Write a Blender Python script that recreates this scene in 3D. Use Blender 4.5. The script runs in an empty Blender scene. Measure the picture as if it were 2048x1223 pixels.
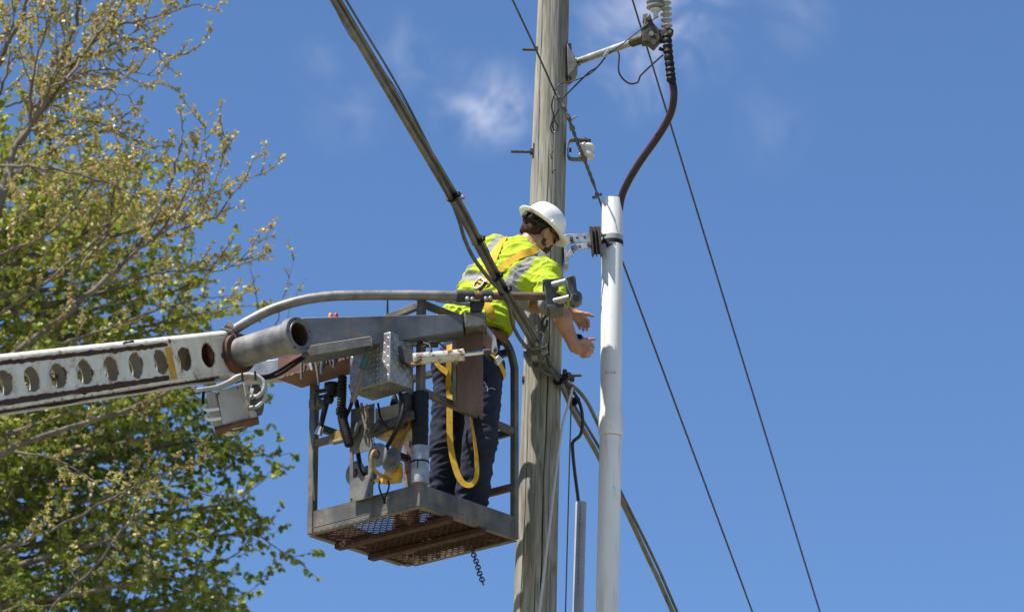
import bpy, bmesh, math, random
import numpy as np
from mathutils import Vector, Matrix, noise
from mathutils.bvhtree import BVHTree

R = math.radians
random.seed(7)
sc = bpy.context.scene

# ------------------------------------------------------------------ camera
PITCH = R(20.0); Y0 = 21.0; CAMZ = 1.6; LENS = 141.4
FPX = 2048 * LENS / 36.0
cam_d = bpy.data.cameras.new('Camera'); cam = bpy.data.objects.new('Camera', cam_d)
sc.collection.objects.link(cam); sc.camera = cam
cam.location = (0, 0, CAMZ); cam.rotation_euler = (R(90) + PITCH, 0, 0)
cam_d.lens = LENS; cam_d.sensor_width = 36; cam_d.clip_start = 0.5; cam_d.clip_end = 5000
cam_d.dof.use_dof = True; cam_d.dof.focus_distance = 22.2; cam_d.dof.aperture_fstop = 4.5
CAM = Vector((0, 0, CAMZ))
FW = Vector((0, math.cos(PITCH), math.sin(PITCH))); UPV = Vector((0, -math.sin(PITCH), math.cos(PITCH)))

def ray(px, py):
    return FW + Vector((1, 0, 0)) * ((px - 1024) / FPX) + UPV * ((611.5 - py) / FPX)
def W(px, py, d=0.0):
    """world point seen at photo pixel (px, py), d metres beyond the bucket's distance"""
    r = ray(px, py)
    return CAM + r * ((Y0 + d) / r.y)

# ------------------------------------------------------------------ sky, sun, exposure
SUN_EL = R(62); PHI = R(63)
sun_dir = Vector((-math.sin(PHI) * math.cos(SUN_EL), -math.cos(PHI) * math.cos(SUN_EL), math.sin(SUN_EL)))
world = bpy.data.worlds.new('World'); sc.world = world; world.use_nodes = True
nt = world.node_tree; nt.nodes.clear()
wo = nt.nodes.new('ShaderNodeOutputWorld'); bg = nt.nodes.new('ShaderNodeBackground')
sky = nt.nodes.new('ShaderNodeTexSky'); sky.sky_type = 'NISHITA'; sky.sun_disc = False
sky.sun_elevation = SUN_EL; sky.sun_rotation = math.atan2(sun_dir.x, sun_dir.y) % (2 * math.pi)
sky.altitude = 800; sky.air_density = 1.0; sky.dust_density = 0.1; sky.ozone_density = 10.0
bg.inputs['Strength'].default_value = 0.08
tc = nt.nodes.new('ShaderNodeTexCoord')
def wmath(op, a, b=None, clamp=False):
    n = nt.nodes.new('ShaderNodeMath'); n.operation = op; n.use_clamp = clamp
    for i, v in enumerate((a, b)):
        if v is None: continue
        if isinstance(v, (int, float)): n.inputs[i].default_value = v
        else: nt.links.new(v, n.inputs[i])
    return n.outputs[0]
total = None
for (px, py, rad, k) in ((965, 205, 130, .56), (1015, 225, 85, .30), (1310, 40, 210, .62), (800, 105, 110, .26), (690, 225, 110, .16), (1540, 255, 130, .07), (630, 130, 70, .14), (1260, 190, 90, .16), (1580, 40, 120, .12)):
    dv = nt.nodes.new('ShaderNodeVectorMath'); dv.operation = 'DISTANCE'
    nt.links.new(tc.outputs['Generated'], dv.inputs[0]); dv.inputs[1].default_value = ray(px, py).normalized()
    m = nt.nodes.new('ShaderNodeMapRange'); m.interpolation_type = 'SMOOTHSTEP'
    nt.links.new(dv.outputs['Value'], m.inputs[0])
    m.inputs[1].default_value = 0; m.inputs[2].default_value = rad / FPX; m.inputs[3].default_value = k; m.inputs[4].default_value = 0
    total = m.outputs[0] if total is None else wmath('ADD', total, m.outputs[0])
nz = nt.nodes.new('ShaderNodeTexNoise'); nz.inputs['Scale'].default_value = 52; nz.inputs['Detail'].default_value = 9
nz.inputs['Roughness'].default_value = .62; nz.inputs['Distortion'].default_value = 1.1
nt.links.new(tc.outputs['Generated'], nz.inputs['Vector'])
nr = nt.nodes.new('ShaderNodeMapRange'); nr.interpolation_type = 'SMOOTHSTEP'
nt.links.new(nz.outputs[0], nr.inputs[0]); nr.inputs[1].default_value = .33; nr.inputs[2].default_value = .76
fac = wmath('MULTIPLY', total, nr.outputs[0], True)
mx = nt.nodes.new('ShaderNodeMix'); mx.data_type = 'RGBA'
nt.links.new(fac, mx.inputs[0]); nt.links.new(sky.outputs[0], mx.inputs[6]); mx.inputs[7].default_value = (6.5, 6.6, 7.6, 1)
nt.links.new(mx.outputs[2], bg.inputs['Color']); nt.links.new(bg.outputs[0], wo.inputs[0])

sl = bpy.data.lights.new('Sun', 'SUN'); sl.energy = 4.5; sl.angle = R(.53); sl.color = (1, .955, .88)
so = bpy.data.objects.new('Sun', sl); sc.collection.objects.link(so)
so.rotation_euler = (-sun_dir).to_track_quat('-Z', 'Y').to_euler(); so.location = (-10, 5, 30)
sc.view_settings.view_transform = 'Standard'; sc.view_settings.look = 'None'
sc.view_settings.exposure = 0.9; sc.view_settings.gamma = 1.0

# ------------------------------------------------------------------ materials
MATS = {}
def mat(name, c1, c2=None, scale=14, stretch=(1, 1, 1), rough=.6, metal=0.0, bump=.15, bscale=60, rust=None, rscale=9,
        rcol=(.10, .035, .018), rough2=None, detail=6, spots=None, attr=None, trans=0, sss=0, lo=.35, hi=.65, coat=0, spec=None, wear=None, streak=None):
    if name in MATS: return MATS[name]
    m = bpy.data.materials.new(name); m.use_nodes = True; t = m.node_tree; N = t.nodes; L = t.links
    b = N['Principled BSDF']; out = N['Material Output']
    tcn = N.new('ShaderNodeTexCoord'); mp = N.new('ShaderNodeMapping'); mp.inputs['Scale'].default_value = stretch
    L.new(tcn.outputs['Object'], mp.inputs[0])
    n1 = N.new('ShaderNodeTexNoise'); n1.inputs['Scale'].default_value = scale; n1.inputs['Detail'].default_value = detail
    L.new(mp.outputs[0], n1.inputs['Vector'])
    if attr:
        at = N.new('ShaderNodeAttribute'); at.attribute_name = attr; src = at.outputs['Fac']
    else: src = n1.outputs[0]
    def rng(s, a, z, o0=0, o1=1):
        k = N.new('ShaderNodeMapRange'); L.new(s, k.inputs[0])
        k.inputs[1].default_value = a; k.inputs[2].default_value = z; k.inputs[3].default_value = o0; k.inputs[4].default_value = o1
        return k.outputs[0]
    def mix(f, a, c):
        k = N.new('ShaderNodeMix'); k.data_type = 'RGBA'
        L.new(f, k.inputs[0])
        for i, v in ((6, a), (7, c)):
            if isinstance(v, tuple): k.inputs[i].default_value = v + (1,)
            else: L.new(v, k.inputs[i])
        return k.outputs[2]
    c2 = c2 or tuple(x * .8 for x in c1)
    col = mix(rng(src, 0 if attr else lo, 1 if attr else hi), c2, c1)
    rsock = None
    if rough2 is not None: rsock = rng(n1.outputs[0], .3, .7, rough, rough2)
    mt = metal
    if spots:
        n3 = N.new('ShaderNodeTexNoise'); n3.inputs['Scale'].default_value = spots[1]; n3.inputs['Detail'].default_value = 8
        L.new(tcn.outputs['Object'], n3.inputs['Vector'])
        col = mix(rng(n3.outputs[0], spots[2], spots[2] + .06), col, spots[0])
    if streak:   # runs of dirt down the surface: (colour, scale, threshold, strength)
        ms_ = N.new('ShaderNodeMapping'); ms_.inputs['Scale'].default_value = (1, 1, .10); L.new(tcn.outputs['Object'], ms_.inputs[0])
        n4 = N.new('ShaderNodeTexNoise'); n4.inputs['Scale'].default_value = streak[1]; n4.inputs['Detail'].default_value = 7; L.new(ms_.outputs[0], n4.inputs['Vector'])
        col = mix(rng(n4.outputs[0], streak[2], streak[2] + .18, 0, streak[3]), col, streak[0])
    if rust is not None:
        n2 = N.new('ShaderNodeTexNoise'); n2.inputs['Scale'].default_value = rscale; n2.inputs['Detail'].default_value = 10
        n2.inputs['Roughness'].default_value = .68
        L.new(tcn.outputs['Object'], n2.inputs['Vector'])
        s = n2.outputs[0]
        if wear:
            wa = N.new('ShaderNodeAttribute'); wa.attribute_name = wear
            ml = N.new('ShaderNodeMath'); ml.operation = 'MULTIPLY_ADD'; L.new(wa.outputs['Fac'], ml.inputs[0]); ml.inputs[1].default_value = .13; L.new(s, ml.inputs[2]); s = ml.outputs[0]
        f = rng(s, rust, rust + .05)
        halo = rng(s, rust - .10, rust + .02, 0, .45)
        col = mix(halo, col, (.30, .16, .07)); col = mix(f, col, rcol)
        rf = N.new('ShaderNodeMix'); L.new(f, rf.inputs[0]); rf.inputs[2].default_value = rough; rf.inputs[3].default_value = .9
        if rsock is not None: L.new(rsock, rf.inputs[2])
        rsock = rf.outputs[0]
        if metal > 0:
            L.new(rng(f, 0, 1, metal, 0), b.inputs['Metallic'])
    L.new(col, b.inputs['Base Color'])
    if rsock is not None: L.new(rsock, b.inputs['Roughness'])
    else: b.inputs['Roughness'].default_value = rough
    if not (rust is not None and metal > 0): b.inputs['Metallic'].default_value = mt
    if spec is not None: b.inputs['Specular IOR Level'].default_value = spec
    if coat: b.inputs['Coat Weight'].default_value = coat
    if sss:
        b.inputs['Subsurface Weight'].default_value = sss; b.inputs['Subsurface Radius'].default_value = (.012, .005, .003); b.inputs['Subsurface Scale'].default_value = .6
    if bump:
        bn = N.new('ShaderNodeTexNoise'); bn.inputs['Scale'].default_value = bscale; bn.inputs['Detail'].default_value = 6
        L.new(mp.outputs[0], bn.inputs['Vector'])
        bp = N.new('ShaderNodeBump'); bp.inputs['Strength'].default_value = bump; bp.inputs['Distance'].default_value = .01
        L.new(bn.outputs[0], bp.inputs['Height']); L.new(bp.outputs[0], b.inputs['Normal'])
    if trans:
        tr = N.new('ShaderNodeBsdfTranslucent'); ms = N.new('ShaderNodeMixShader'); ms.inputs[0].default_value = trans
        L.new(col, tr.inputs[0]); L.new(b.outputs[0], ms.inputs[1]); L.new(tr.outputs[0], ms.inputs[2]); L.new(ms.outputs[0], out.inputs[0])
    MATS[name] = m
    return m

galv = mat('galvanised steel', (.42, .43, .43), (.27, .28, .29), 18, rough=.42, metal=.55, rough2=.6, bump=.12)
galv_dull = mat('dull grey steel', (.18, .176, .162), (.09, .088, .083), 10, rough=.55, metal=.35, rough2=.75, rust=.68, bump=.2)
steel_frame = mat('weathered grey bucket paint', (.155, .150, .135), (.075, .073, .066), 8, rough=.55, metal=.1, rough2=.75, rust=.63, rscale=8, bump=.2, streak=((.06, .05, .04), 16, .50, .6))
beam_blue = mat('blue grey worn paint', (.125, .145, .17), (.055, .066, .08), 4, stretch=(1, 1, 1.2), rough=.48, metal=.2, rough2=.7, rust=.64, rscale=6, bump=.08, bscale=30, streak=((.05, .045, .04), 10, .52, .6))
tube_grey = mat('scuffed grey tube', (.26, .25, .235), (.14, .135, .13), 12, rough=.45, metal=.45, rough2=.65, bump=.12, rust=.70)
dark_steel = mat('dark greasy steel', (.075, .073, .07), (.035, .034, .033), 14, rough=.5, metal=.4, rough2=.7, bump=.2, rust=.66)
rust_m = mat('brown rust', (.15, .065, .036), (.06, .03, .02), 16, rough=.85, bump=.35)
rust_dark = mat('dark rust', (.065, .025, .014), (.03, .013, .008), 22, rough=.9, bump=.4)
brown_steel = mat('brown weathered steel', (.155, .095, .065), (.085, .05, .035), 8, stretch=(1, 1, .4), rough=.75, bump=.2, rust=.66)
white_paint = mat('chipped white paint', (.78, .745, .655), (.66, .62, .52), 8, rough=.42, bump=.06, streak=((.33, .22, .12), 15, .54, .55), rust=.635, rscale=11, wear='wear', spots=((.45, .36, .24), 24, .66))
white_box = mat('off white enamel', (.56, .52, .46), (.43, .40, .345), 8, rough=.5, bump=.06, rust=.66, rscale=9, streak=((.25, .19, .13), 16, .55, .5))
cyl_white = mat('rust flecked white enamel', (.66, .63, .55), (.52, .49, .41), 14, rough=.5, bump=.1, rust=.545, rscale=24)
pvc = mat('white conduit plastic', (.80, .80, .785), (.70, .70, .68), 5, stretch=(1, 1, .3), rough=.36, bump=.03, spots=((.50, .49, .45), 22, .68), streak=((.46, .44, .39), 20, .52, .6))
pvc_grey = mat('grey conduit plastic', (.36, .37, .385), (.30, .31, .325), 8, rough=.45, bump=.04, spots=((.12, .08, .06), 28, .74))
rubber = mat('black rubber', (.009, .009, .0095), (.005, .005, .005), 20, rough=.6, bump=.1, spec=.3)
jaw_steel = mat('dark cast jaw steel', (.135, .14, .135), (.075, .078, .075), 16, rough=.5, metal=.4, rough2=.65, bump=.2, rust=.70)
reel_grey = mat('dull reel metal', (.20, .20, .195), (.12, .12, .117), 12, rough=.5, metal=.3, rough2=.65, bump=.1)
cable_black = mat('black cable jacket', (.013, .012, .013), (.008, .007, .008), 12, rough=.34, bump=.05)
cable_red = mat('red cable stripe', (.20, .012, .017), rough=.4, bump=0)
cable_olive = mat('olive brown cable jacket', (.155, .138, .088), (.06, .054, .038), 9, rough=.42, rough2=.6, bump=.15)
cable_grey = mat('weathered grey cable', (.10, .098, .088), (.05, .048, .042), 14, rough=.55, bump=.15)
wire_m = mat('oxidised wire', (.06, .057, .05), (.03, .028, .025), 30, rough=.55, metal=.3, bump=.1)
porcelain = mat('glazed porcelain', (.62, .60, .55), (.54, .52, .47), 9, rough=.25, bump=.03)
shed_grey = mat('grey cream shed', (.40, .39, .355), (.32, .31, .28), 12, rough=.5, bump=.03)
polymer = mat('grey polymer insulator', (.30, .31, .32), (.24, .25, .26), 9, rough=.5, bump=.03)
bronze = mat('weathered bronze casting', (.095, .072, .05), (.045, .036, .028), 24, rough=.6, metal=.35, bump=.3)
yellow_paint = mat('yellow paint', (.62, .35, .02), (.5, .26, .015), 20, rough=.5, bump=.1, rust=.66, rscale=14)
yellow_cast = mat('greasy yellow paint', (.40, .24, .03), (.14, .085, .03), 12, rough=.55, bump=.2, rust=.62)
strap_m = mat('yellow webbing', (.66, .40, .018), (.52, .30, .010), 40, rough=.8, bump=.4, bscale=400)
aluminium = mat('bright aluminium', (.40, .395, .38), (.22, .22, .21), 10, rough=.34, metal=.75, rough2=.55, bump=.12)
chrome = mat('polished chrome', (.75, .75, .74), (.6, .6, .6), 9, rough=.16, metal=1, bump=0)
hivis = None
navy = mat('navy work cloth', (.0135, .0185, .046), (.006, .008, .020), 8, rough=.9, bump=.25, bscale=500, lo=.3, hi=.7)
skin = mat('tanned skin', (.42, .225, .145), (.35, .17, .105), 22, rough=.5, bump=.08, bscale=180, sss=.12)
hair_m = mat('dark brown hair', (.075, .038, .019), (.022, .012, .007), 90, stretch=(1, 1, .25), rough=.75, spec=.15, bump=.9, bscale=190)
hat_m = mat('white hard hat shell', (.84, .835, .81), (.78, .775, .745), 6, rough=.32, bump=.03, coat=.15, spots=((.60, .58, .53), 40, .70))
beard_m = mat('brown beard', (.085, .045, .027), (.022, .012, .008), 120, rough=.6, bump=.9, bscale=220)
leather = mat('brown leather', (.15, .07, .032), (.07, .032, .016), 18, rough=.65, bump=.3)
black_fab = mat('black webbing', (.02, .02, .021), (.012, .012, .012), 40, rough=.85, bump=.3, bscale=300)
glass_dark = mat('dark lens', (.012, .012, .014), rough=.08, bump=0)
rope_white = mat('pale rope', (.62, .59, .60), (.42, .40, .42), 160, rough=.8, bump=.5, bscale=300)
rope_dirty = mat('dirty frayed rope', (.24, .22, .18), (.09, .08, .065), 60, rough=.9, bump=.6, bscale=200)
blue_grip = mat('blue grey tool grip', (.10, .13, .18), (.06, .08, .12), 30, rough=.5)
green_grip = mat('faded green grip', (.04, .12, .085), (.025, .07, .05), 26, rough=.7, bump=.2)
wood_handle = mat('worn handle', (.20, .155, .115), (.09, .065, .045), 20, stretch=(1, 1, .3), rough=.75, bump=.3)
red_pl = mat('red plastic', (.5, .02, .02), rough=.35, bump=0)
amber_pl = mat('amber plastic', (.75, .28, .02), rough=.35, bump=0)
bark = mat('grey brown bark', (.20, .165, .13), (.085, .07, .056), 9, stretch=(1, 1, .35), rough=.9, bump=.5, bscale=30)
twig_m = mat('brown twig bark', (.17, .125, .09), (.085, .062, .046), 12, rough=.85, bump=.2)

# ------------------------------------------------------------------ object helpers
ORG = {}
def set_props(o, label=None, cat=None, group=None, kind=None):
    if label: o['label'] = label
    if cat: o['category'] = cat
    if group: o['group'] = group
    if kind: o['kind'] = kind
    return o
def thing(name, label, cat, loc, group=None):
    o = bpy.data.objects.new(name, None); o.empty_display_size = .1
    sc.collection.objects.link(o); o.location = loc; ORG[o.name] = Vector(loc)
    return set_props(o, label, cat, group)

def frames(pts, up=None):
    """parallel transported (tangent, normal, binormal) along a path"""
    T = []
    for i in range(len(pts)):
        a = pts[max(0, i - 1)]; b = pts[min(len(pts) - 1, i + 1)]
        t = b - a
        T.append(t.normalized() if t.length > 1e-9 else Vector((0, 0, 1)))
    n = up.copy() if up is not None else (Vector((0, 0, 1)) if abs(T[0].z) < .9 else Vector((1, 0, 0)))
    out = []
    for t in T:
        n = n - t * n.dot(t)
        if n.length < 1e-6: n = t.orthogonal()
        n.normalize(); out.append((t, n.copy(), t.cross(n)))
    return out
def cr(pts, n=8):
    """Catmull-Rom through points (Vectors)"""
    P = [pts[0] * 2 - pts[1]] + list(pts) + [pts[-1] * 2 - pts[-2]]; out = []
    for i in range(1, len(P) - 2):
        a, b, c, d = P[i - 1:i + 3]
        for k in range(n):
            t = k / n
            out.append(.5 * ((2 * b) + (c - a) * t + (2 * a - 5 * b + 4 * c - d) * t * t + (3 * b - a - 3 * c + d) * t ** 3))
    out.append(pts[-1].copy()); return out
def PX(*l):  # list of (px,py,d) -> world points
    return [W(*p) for p in l]

SPLIT = set('sleeve_bolt jaw_pin bolt_head clamp_bolt port_plug tip_bolt flange_bolt cable_gland box_screw plate_screw bracket_bolt fitting jaw_bolt nut side_flange jaw_flange clamp_sleeve white_hose_loop wire_span added_floor_sheet weld_seam splice_clamp eye_bolt clamp_body temple_arm bolt_clamp pocket_stitching block_body paint_chip'.split())
class MB:
    def __init__(s): s.v = []; s.f = []; s.m = []; s.a = {}; s.mi = 0
    def add(s, vs, fs):
        k = len(s.v); s.v += [Vector(v) for v in vs]
        for f in fs: s.f.append(tuple(i + k for i in f)); s.m.append(s.mi)
        return k
    def hexa(s, c):      # 8 corners: bottom 4 (ccw), top 4
        s.add(c, [(0, 3, 2, 1), (4, 5, 6, 7), (0, 1, 5, 4), (1, 2, 6, 5), (2, 3, 7, 6), (3, 0, 4, 7)])
    def box(s, o, ax, ay, az):   # corner o and edge vectors
        if ax.cross(ay).dot(az) < 0: ax, ay = ay, ax
        s.hexa([o, o + ax, o + ax + ay, o + ay, o + az, o + ax + az, o + ax + ay + az, o + ay + az])
    def cbox(s, c, ax, ay, az):  # centre and half vectors
        s.box(c - ax - ay - az, ax * 2, ay * 2, az * 2)
    def bar(s, p0, p1, w, h, up=Vector((0, 0, 1)), ext=0):   # w sideways, h along up
        t = (p1 - p0); L = t.length; t.normalize(); p0 = p0 - t * ext; L += 2 * ext
        u = up - t * up.dot(t)
        if u.length < 1e-4: u = t.orthogonal()
        u.normalize(); sd = t.cross(u)
        s.box(p0 - sd * w / 2 - u * h / 2, sd * w, u * h, t * L)
    def tube(s, pts, r, n=12, cap=True, up=None, prof=None):
        rr = list(r) if isinstance(r, (list, tuple)) else [r] * len(pts)
        if len(rr) != len(pts): k_ = (len(rr) - 1) / max(1, len(pts) - 1); rr = [rr[min(len(rr) - 1, int(i * k_ + .5))] for i in range(len(pts))]
        fr = frames(pts, up); vs = []; fs = []
        for p, q, (t, a, b) in zip(pts, rr, fr):
            for k in range(n):
                an = 2 * math.pi * k / n; m = prof(an) if prof else 1
                vs.append(p + a * (math.cos(an) * q * m) + b * (math.sin(an) * q * m))
        for i in range(len(pts) - 1):
            for k in range(n):
                k2 = (k + 1) % n; fs.append((i * n + k, i * n + k2, (i + 1) * n + k2, (i + 1) * n + k))
        if cap:
            fs.append(tuple(range(n - 1, -1, -1))); e = (len(pts) - 1) * n; fs.append(tuple(e + k for k in range(n)))
        s.add(vs, fs)
    def cyl(s, p0, p1, r0, r1=None, n=20): s.tube([p0, p1], [r0, r0 if r1 is None else r1], n)
    def lathe(s, o, axis, prof, n=24, up=None, cap=True):   # prof: (height, radius)
        axis = axis.normalized()
        pts = [o + axis * h for h, r in prof]; a = (up or axis.orthogonal()); a = (a - axis * a.dot(axis)).normalized(); b = axis.cross(a)
        vs = []; fs = []
        for p, (h, r) in zip(pts, prof):
            for k in range(n):
                an = 2 * math.pi * k / n; vs.append(p + a * (math.cos(an) * r) + b * (math.sin(an) * r))
        for i in range(len(prof) - 1):
            for k in range(n):
                k2 = (k + 1) % n; fs.append((i * n + k, i * n + k2, (i + 1) * n + k2, (i + 1) * n + k))
        if cap: fs.append(tuple(range(n - 1, -1, -1))); e = (len(prof) - 1) * n; fs.append(tuple(e + k for k in range(n)))
        s.add(vs, fs)
    def prism(s, poly, ext):     # polygon (world points) extruded by vector
        n = len(poly); vs = list(poly) + [p + ext for p in poly]
        fs = [tuple(range(n - 1, -1, -1)), tuple(range(n, 2 * n))] + [(i, (i + 1) % n, (i + 1) % n + n, i + n) for i in range(n)]
        s.add(vs, fs)
    def ribbon(s, pts, norms, w, th):
        vs = []; fs = []; n = len(pts)
        for i, p in enumerate(pts):
            t = (pts[min(n - 1, i + 1)] - pts[max(0, i - 1)]).normalized(); nn = norms[i]; nn = (nn - t * nn.dot(t)).normalized(); sd = t.cross(nn)
            ww = w[i] if isinstance(w, (list, tuple)) else w
            vs += [p - sd * ww / 2, p + sd * ww / 2, p + sd * ww / 2 + nn * th, p - sd * ww / 2 + nn * th]
        for i in range(n - 1):
            a = i * 4; b = a + 4
            for k in range(4): fs.append((a + k, a + (k + 1) % 4, b + (k + 1) % 4, b + k))
        fs += [(3, 2, 1, 0), (n * 4 - 4, n * 4 - 3, n * 4 - 2, n * 4 - 1)]
        s.add(vs, fs)
    def ball(s, c, r, n=12, m=8):
        prof = [(-r * math.cos(math.pi * i / m), max(1e-4, r * math.sin(math.pi * i / m))) for i in range(m + 1)]
        s.lathe(c, Vector((0, 0, 1)), prof, n)
    def pieces(s):   # islands, joined where their boxes touch
        par = list(range(len(s.v)))
        def fd(i):
            while par[i] != i: par[i] = par[par[i]]; i = par[i]
            return i
        for f in s.f:
            for i in f[1:]: par[fd(i)] = fd(f[0])
        isl = {}
        for i in range(len(s.v)): isl.setdefault(fd(i), []).append(i)
        bx = [[idx, Vector([min(s.v[i][k] for i in idx) - .001 for k in range(3)]), Vector([max(s.v[i][k] for i in idx) + .001 for k in range(3)])] for idx in isl.values()]
        ch = True
        while ch:
            ch = False
            for i in range(len(bx)):
                for j in range(i + 1, len(bx)):
                    if all(bx[i][1][k] <= bx[j][2][k] and bx[j][1][k] <= bx[i][2][k] for k in range(3)):
                        bx[i][0] += bx[j][0]; bx[i][1] = Vector(map(min, bx[i][1], bx[j][1])); bx[i][2] = Vector(map(max, bx[i][2], bx[j][2])); del bx[j]; ch = True; break
                if ch: break
        out = []
        for idx, _, _ in bx:
            mp = {o: n for n, o in enumerate(sorted(idx))}; q = MB(); q.v = [s.v[i] for i in sorted(idx)]
            for f, mi in zip(s.f, s.m):
                if f[0] in mp: q.f.append(tuple(mp[i] for i in f)); q.m.append(mi)
            out.append(q)
        return out
    def build(s, name, mats, parent=None, bevel=0, seg=2, ang=38, org=None, flat=False):
        if parent is not None and name in SPLIT:
            ps = s.pieces(); SPLIT.discard(name)
            for q in ps: o = q.build(name, mats, parent, bevel, seg, ang, org, flat)
            SPLIT.add(name); return o
        if not isinstance(mats, (list, tuple)): mats = [mats]
        if parent is not None: o0 = ORG[parent.name]
        else:
            o0 = org
            if o0 is None:
                c = Vector((0, 0, 0))
                for v in s.v: c += v
                o0 = c / max(1, len(s.v)); o0.z = min(v.z for v in s.v)
        me = bpy.data.meshes.new(name); me.from_pydata([tuple(v - o0) for v in s.v], [], s.f)
        for m in mats: me.materials.append(m)
        me.polygons.foreach_set('material_index', s.m)
        for k, vals in s.a.items():
            at = me.attributes.new(k, 'FLOAT', 'POINT'); at.data.foreach_set('value', vals)
        bm = bmesh.new(); bm.from_mesh(me); bmesh.ops.recalc_face_normals(bm, faces=bm.faces); bm.to_mesh(me); bm.free()
        me.polygons.foreach_set('use_smooth', [not flat] * len(me.polygons))
        if not flat: me.set_sharp_from_angle(angle=R(ang))
        me.update()
        o = bpy.data.objects.new(name, me); sc.collection.objects.link(o); ORG[o.name] = o0.copy()
        if parent is not None: o.parent = parent
        else: o.location = o0
        if bevel:
            b = o.modifiers.new('bevel', 'BEVEL'); b.width = bevel; b.segments = seg; b.limit_method = 'ANGLE'; b.angle_limit = R(40)
        return o

Z = Vector((0, 0, 1)); X = Vector((1, 0, 0)); Y = Vector((0, 1, 0))
def hexnut(mb, c, axis, r, h):
    axis = axis.normalized(); mb.tube([c, c + axis * h], r, 6)
def bolt(mb, c, axis, r, L, nut=True):
    axis = axis.normalized(); mb.tube([c, c + axis * L], r, 10)
    if nut: hexnut(mb, c + axis * L * .15, axis, r * 2, r * 1.6)

# ------------------------------------------------------------------ ground
g = MB(); g.add([(-600, -300, 0), (600, -300, 0), (600, 1500, 0), (-600, 1500, 0)], [(0, 1, 2, 3)])
go = g.build('ground', mat('short grass', (.17, .17, .08), (.26, .22, .15), .8, rough=.95, bump=.3, bscale=12)); set_props(go, 'short grass and bare earth far below the bucket', None, None, 'structure')
# ------------------------------------------------------------------ utility pole
PD = .45
pt, pb = W(1107, 0, PD), W(1070, 1223, PD)
pdir = (pt - pb).normalized()
def pole_pt(z): return pb + pdir * ((z - pb.z) / pdir.z)
rt, rb = .0915, .119
def pole_r(z): return rb + (rt - rb) * (z - pb.z) / (pt.z - pb.z)
pole = thing('utility_pole', 'weathered grey wooden utility pole the worker leans towards', 'utility pole', pole_pt(0))
split_z = W(1090, 700, PD).z; mb = MB(); NA = 280
zs = [0 + (pb.z - .3) * i / 14 for i in range(14)] + [pb.z - .3 + .035 * i for i in range(int((pt.z + .9 - pb.z + .3) / .035))]
cracks = [(-1.95, .018, .034, 1), (-1.30, .026, .042, 2), (-2.55, .012, .03, 3), (-.75, .014, .034, 4), (-1.62, .012, .026, 5), (-2.25, .010, .026, 6), (-1.05, .012, .026, 7)]
vs = []; fs = []; crk = []
for zi in zs:
    c = pole_pt(zi); r = pole_r(zi)
    for k in range(NA):
        a = 2 * math.pi * k / NA; a2 = a if a < math.pi else a - 2 * math.pi
        rr = r * (1 + .018 * noise.noise(Vector((math.cos(a) * 1.3, math.sin(a) * 1.3, zi * .7))))
        rr += .0009 * noise.noise(Vector((math.cos(a) * 16, math.sin(a) * 16, zi * 1.1))) + .0012 * noise.noise(Vector((math.cos(a) * 40, math.sin(a) * 40, zi * 2)))
        ck = 0
        for (ca, dp, wd, sd) in cracks:
            cc = ca + .12 * noise.noise(Vector((sd * 7.1, 0, zi * .9))) + .035 * noise.noise(Vector((sd * 5.1, 4, zi * 4))); am = max(0, (.45 if sd == 2 and zi < split_z else -.12) + noise.noise(Vector((sd * 3.3, 9, zi * .8))) * 1.8)
            q = abs(a2 - cc) / wd
            if q < 1: rr -= dp * min(1, am) * (1 - q); ck = max(ck, min(1, am * 1.3) * min(1, (1 - q) * 1.8))
        vs.append(c + Vector((math.cos(a) * rr, math.sin(a) * rr, 0))); crk.append(ck)
for i in range(len(zs) - 1):
    for k in range(NA):
        k2 = (k + 1) % NA; fs.append((i * NA + k, i * NA + k2, (i + 1) * NA + k2, (i + 1) * NA + k))
fs.append(tuple((len(zs) - 1) * NA + k for k in range(NA)))
mb.add(vs, fs); mb.a['crack'] = crk
# wood: streaky grain, pale silver ridges, dark checks, knots
wm = bpy.data.materials.new('weathered pole wood'); wm.use_nodes = True; t = wm.node_tree; N = t.nodes; L = t.links; b = N['Principled BSDF']
tcn = N.new('ShaderNodeTexCoord')
def nn(scale, stretch, det=6, dist=0, rough=.55):
    mp = N.new('ShaderNodeMapping'); mp.inputs['Scale'].default_value = stretch; L.new(tcn.outputs['Object'], mp.inputs[0])
    n = N.new('ShaderNodeTexNoise'); n.inputs['Scale'].default_value = scale; n.inputs['Detail'].default_value = det; n.inputs['Distortion'].default_value = dist; n.inputs['Roughness'].default_value = rough
    L.new(mp.outputs[0], n.inputs['Vector']); return n.outputs[0]
def ramp(s, stops):
    r = N.new('ShaderNodeValToRGB'); L.new(s, r.inputs[0]); e = r.color_ramp.elements
    while len(e) < len(stops): e.new(.5)
    for el, (p, c) in zip(e, stops): el.position = p; el.color = c + (1,) if len(c) == 3 else c
    return r.outputs[0]
def mixc(f, a, c, mode='MIX'):
    k = N.new('ShaderNodeMix'); k.data_type = 'RGBA'; k.blend_type = mode
    if isinstance(f, float): k.inputs[0].default_value = f
    else: L.new(f, k.inputs[0])
    for i, v in ((6, a), (7, c)):
        if isinstance(v, tuple): k.inputs[i].default_value = v + (1,)
        else: L.new(v, k.inputs[i])
    return k.outputs[2]
grain = nn(24, (1, 1, .075), 9, 1.1, .62); fine = nn(80, (1, 1, .06), 8, .8, .65); big = nn(3, (1, 1, .3), 4); chk = nn(16, (1, 1, .022), 4, .3)
c0 = ramp(grain, [(.30, (.14, .128, .105)), (.48, (.255, .242, .20)), (.70, (.40, .385, .325))])
c0 = mixc(.55, c0, ramp(fine, [(.32, (.16, .15, .13)), (.62, (.62, .61, .57))]), 'OVERLAY')
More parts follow.
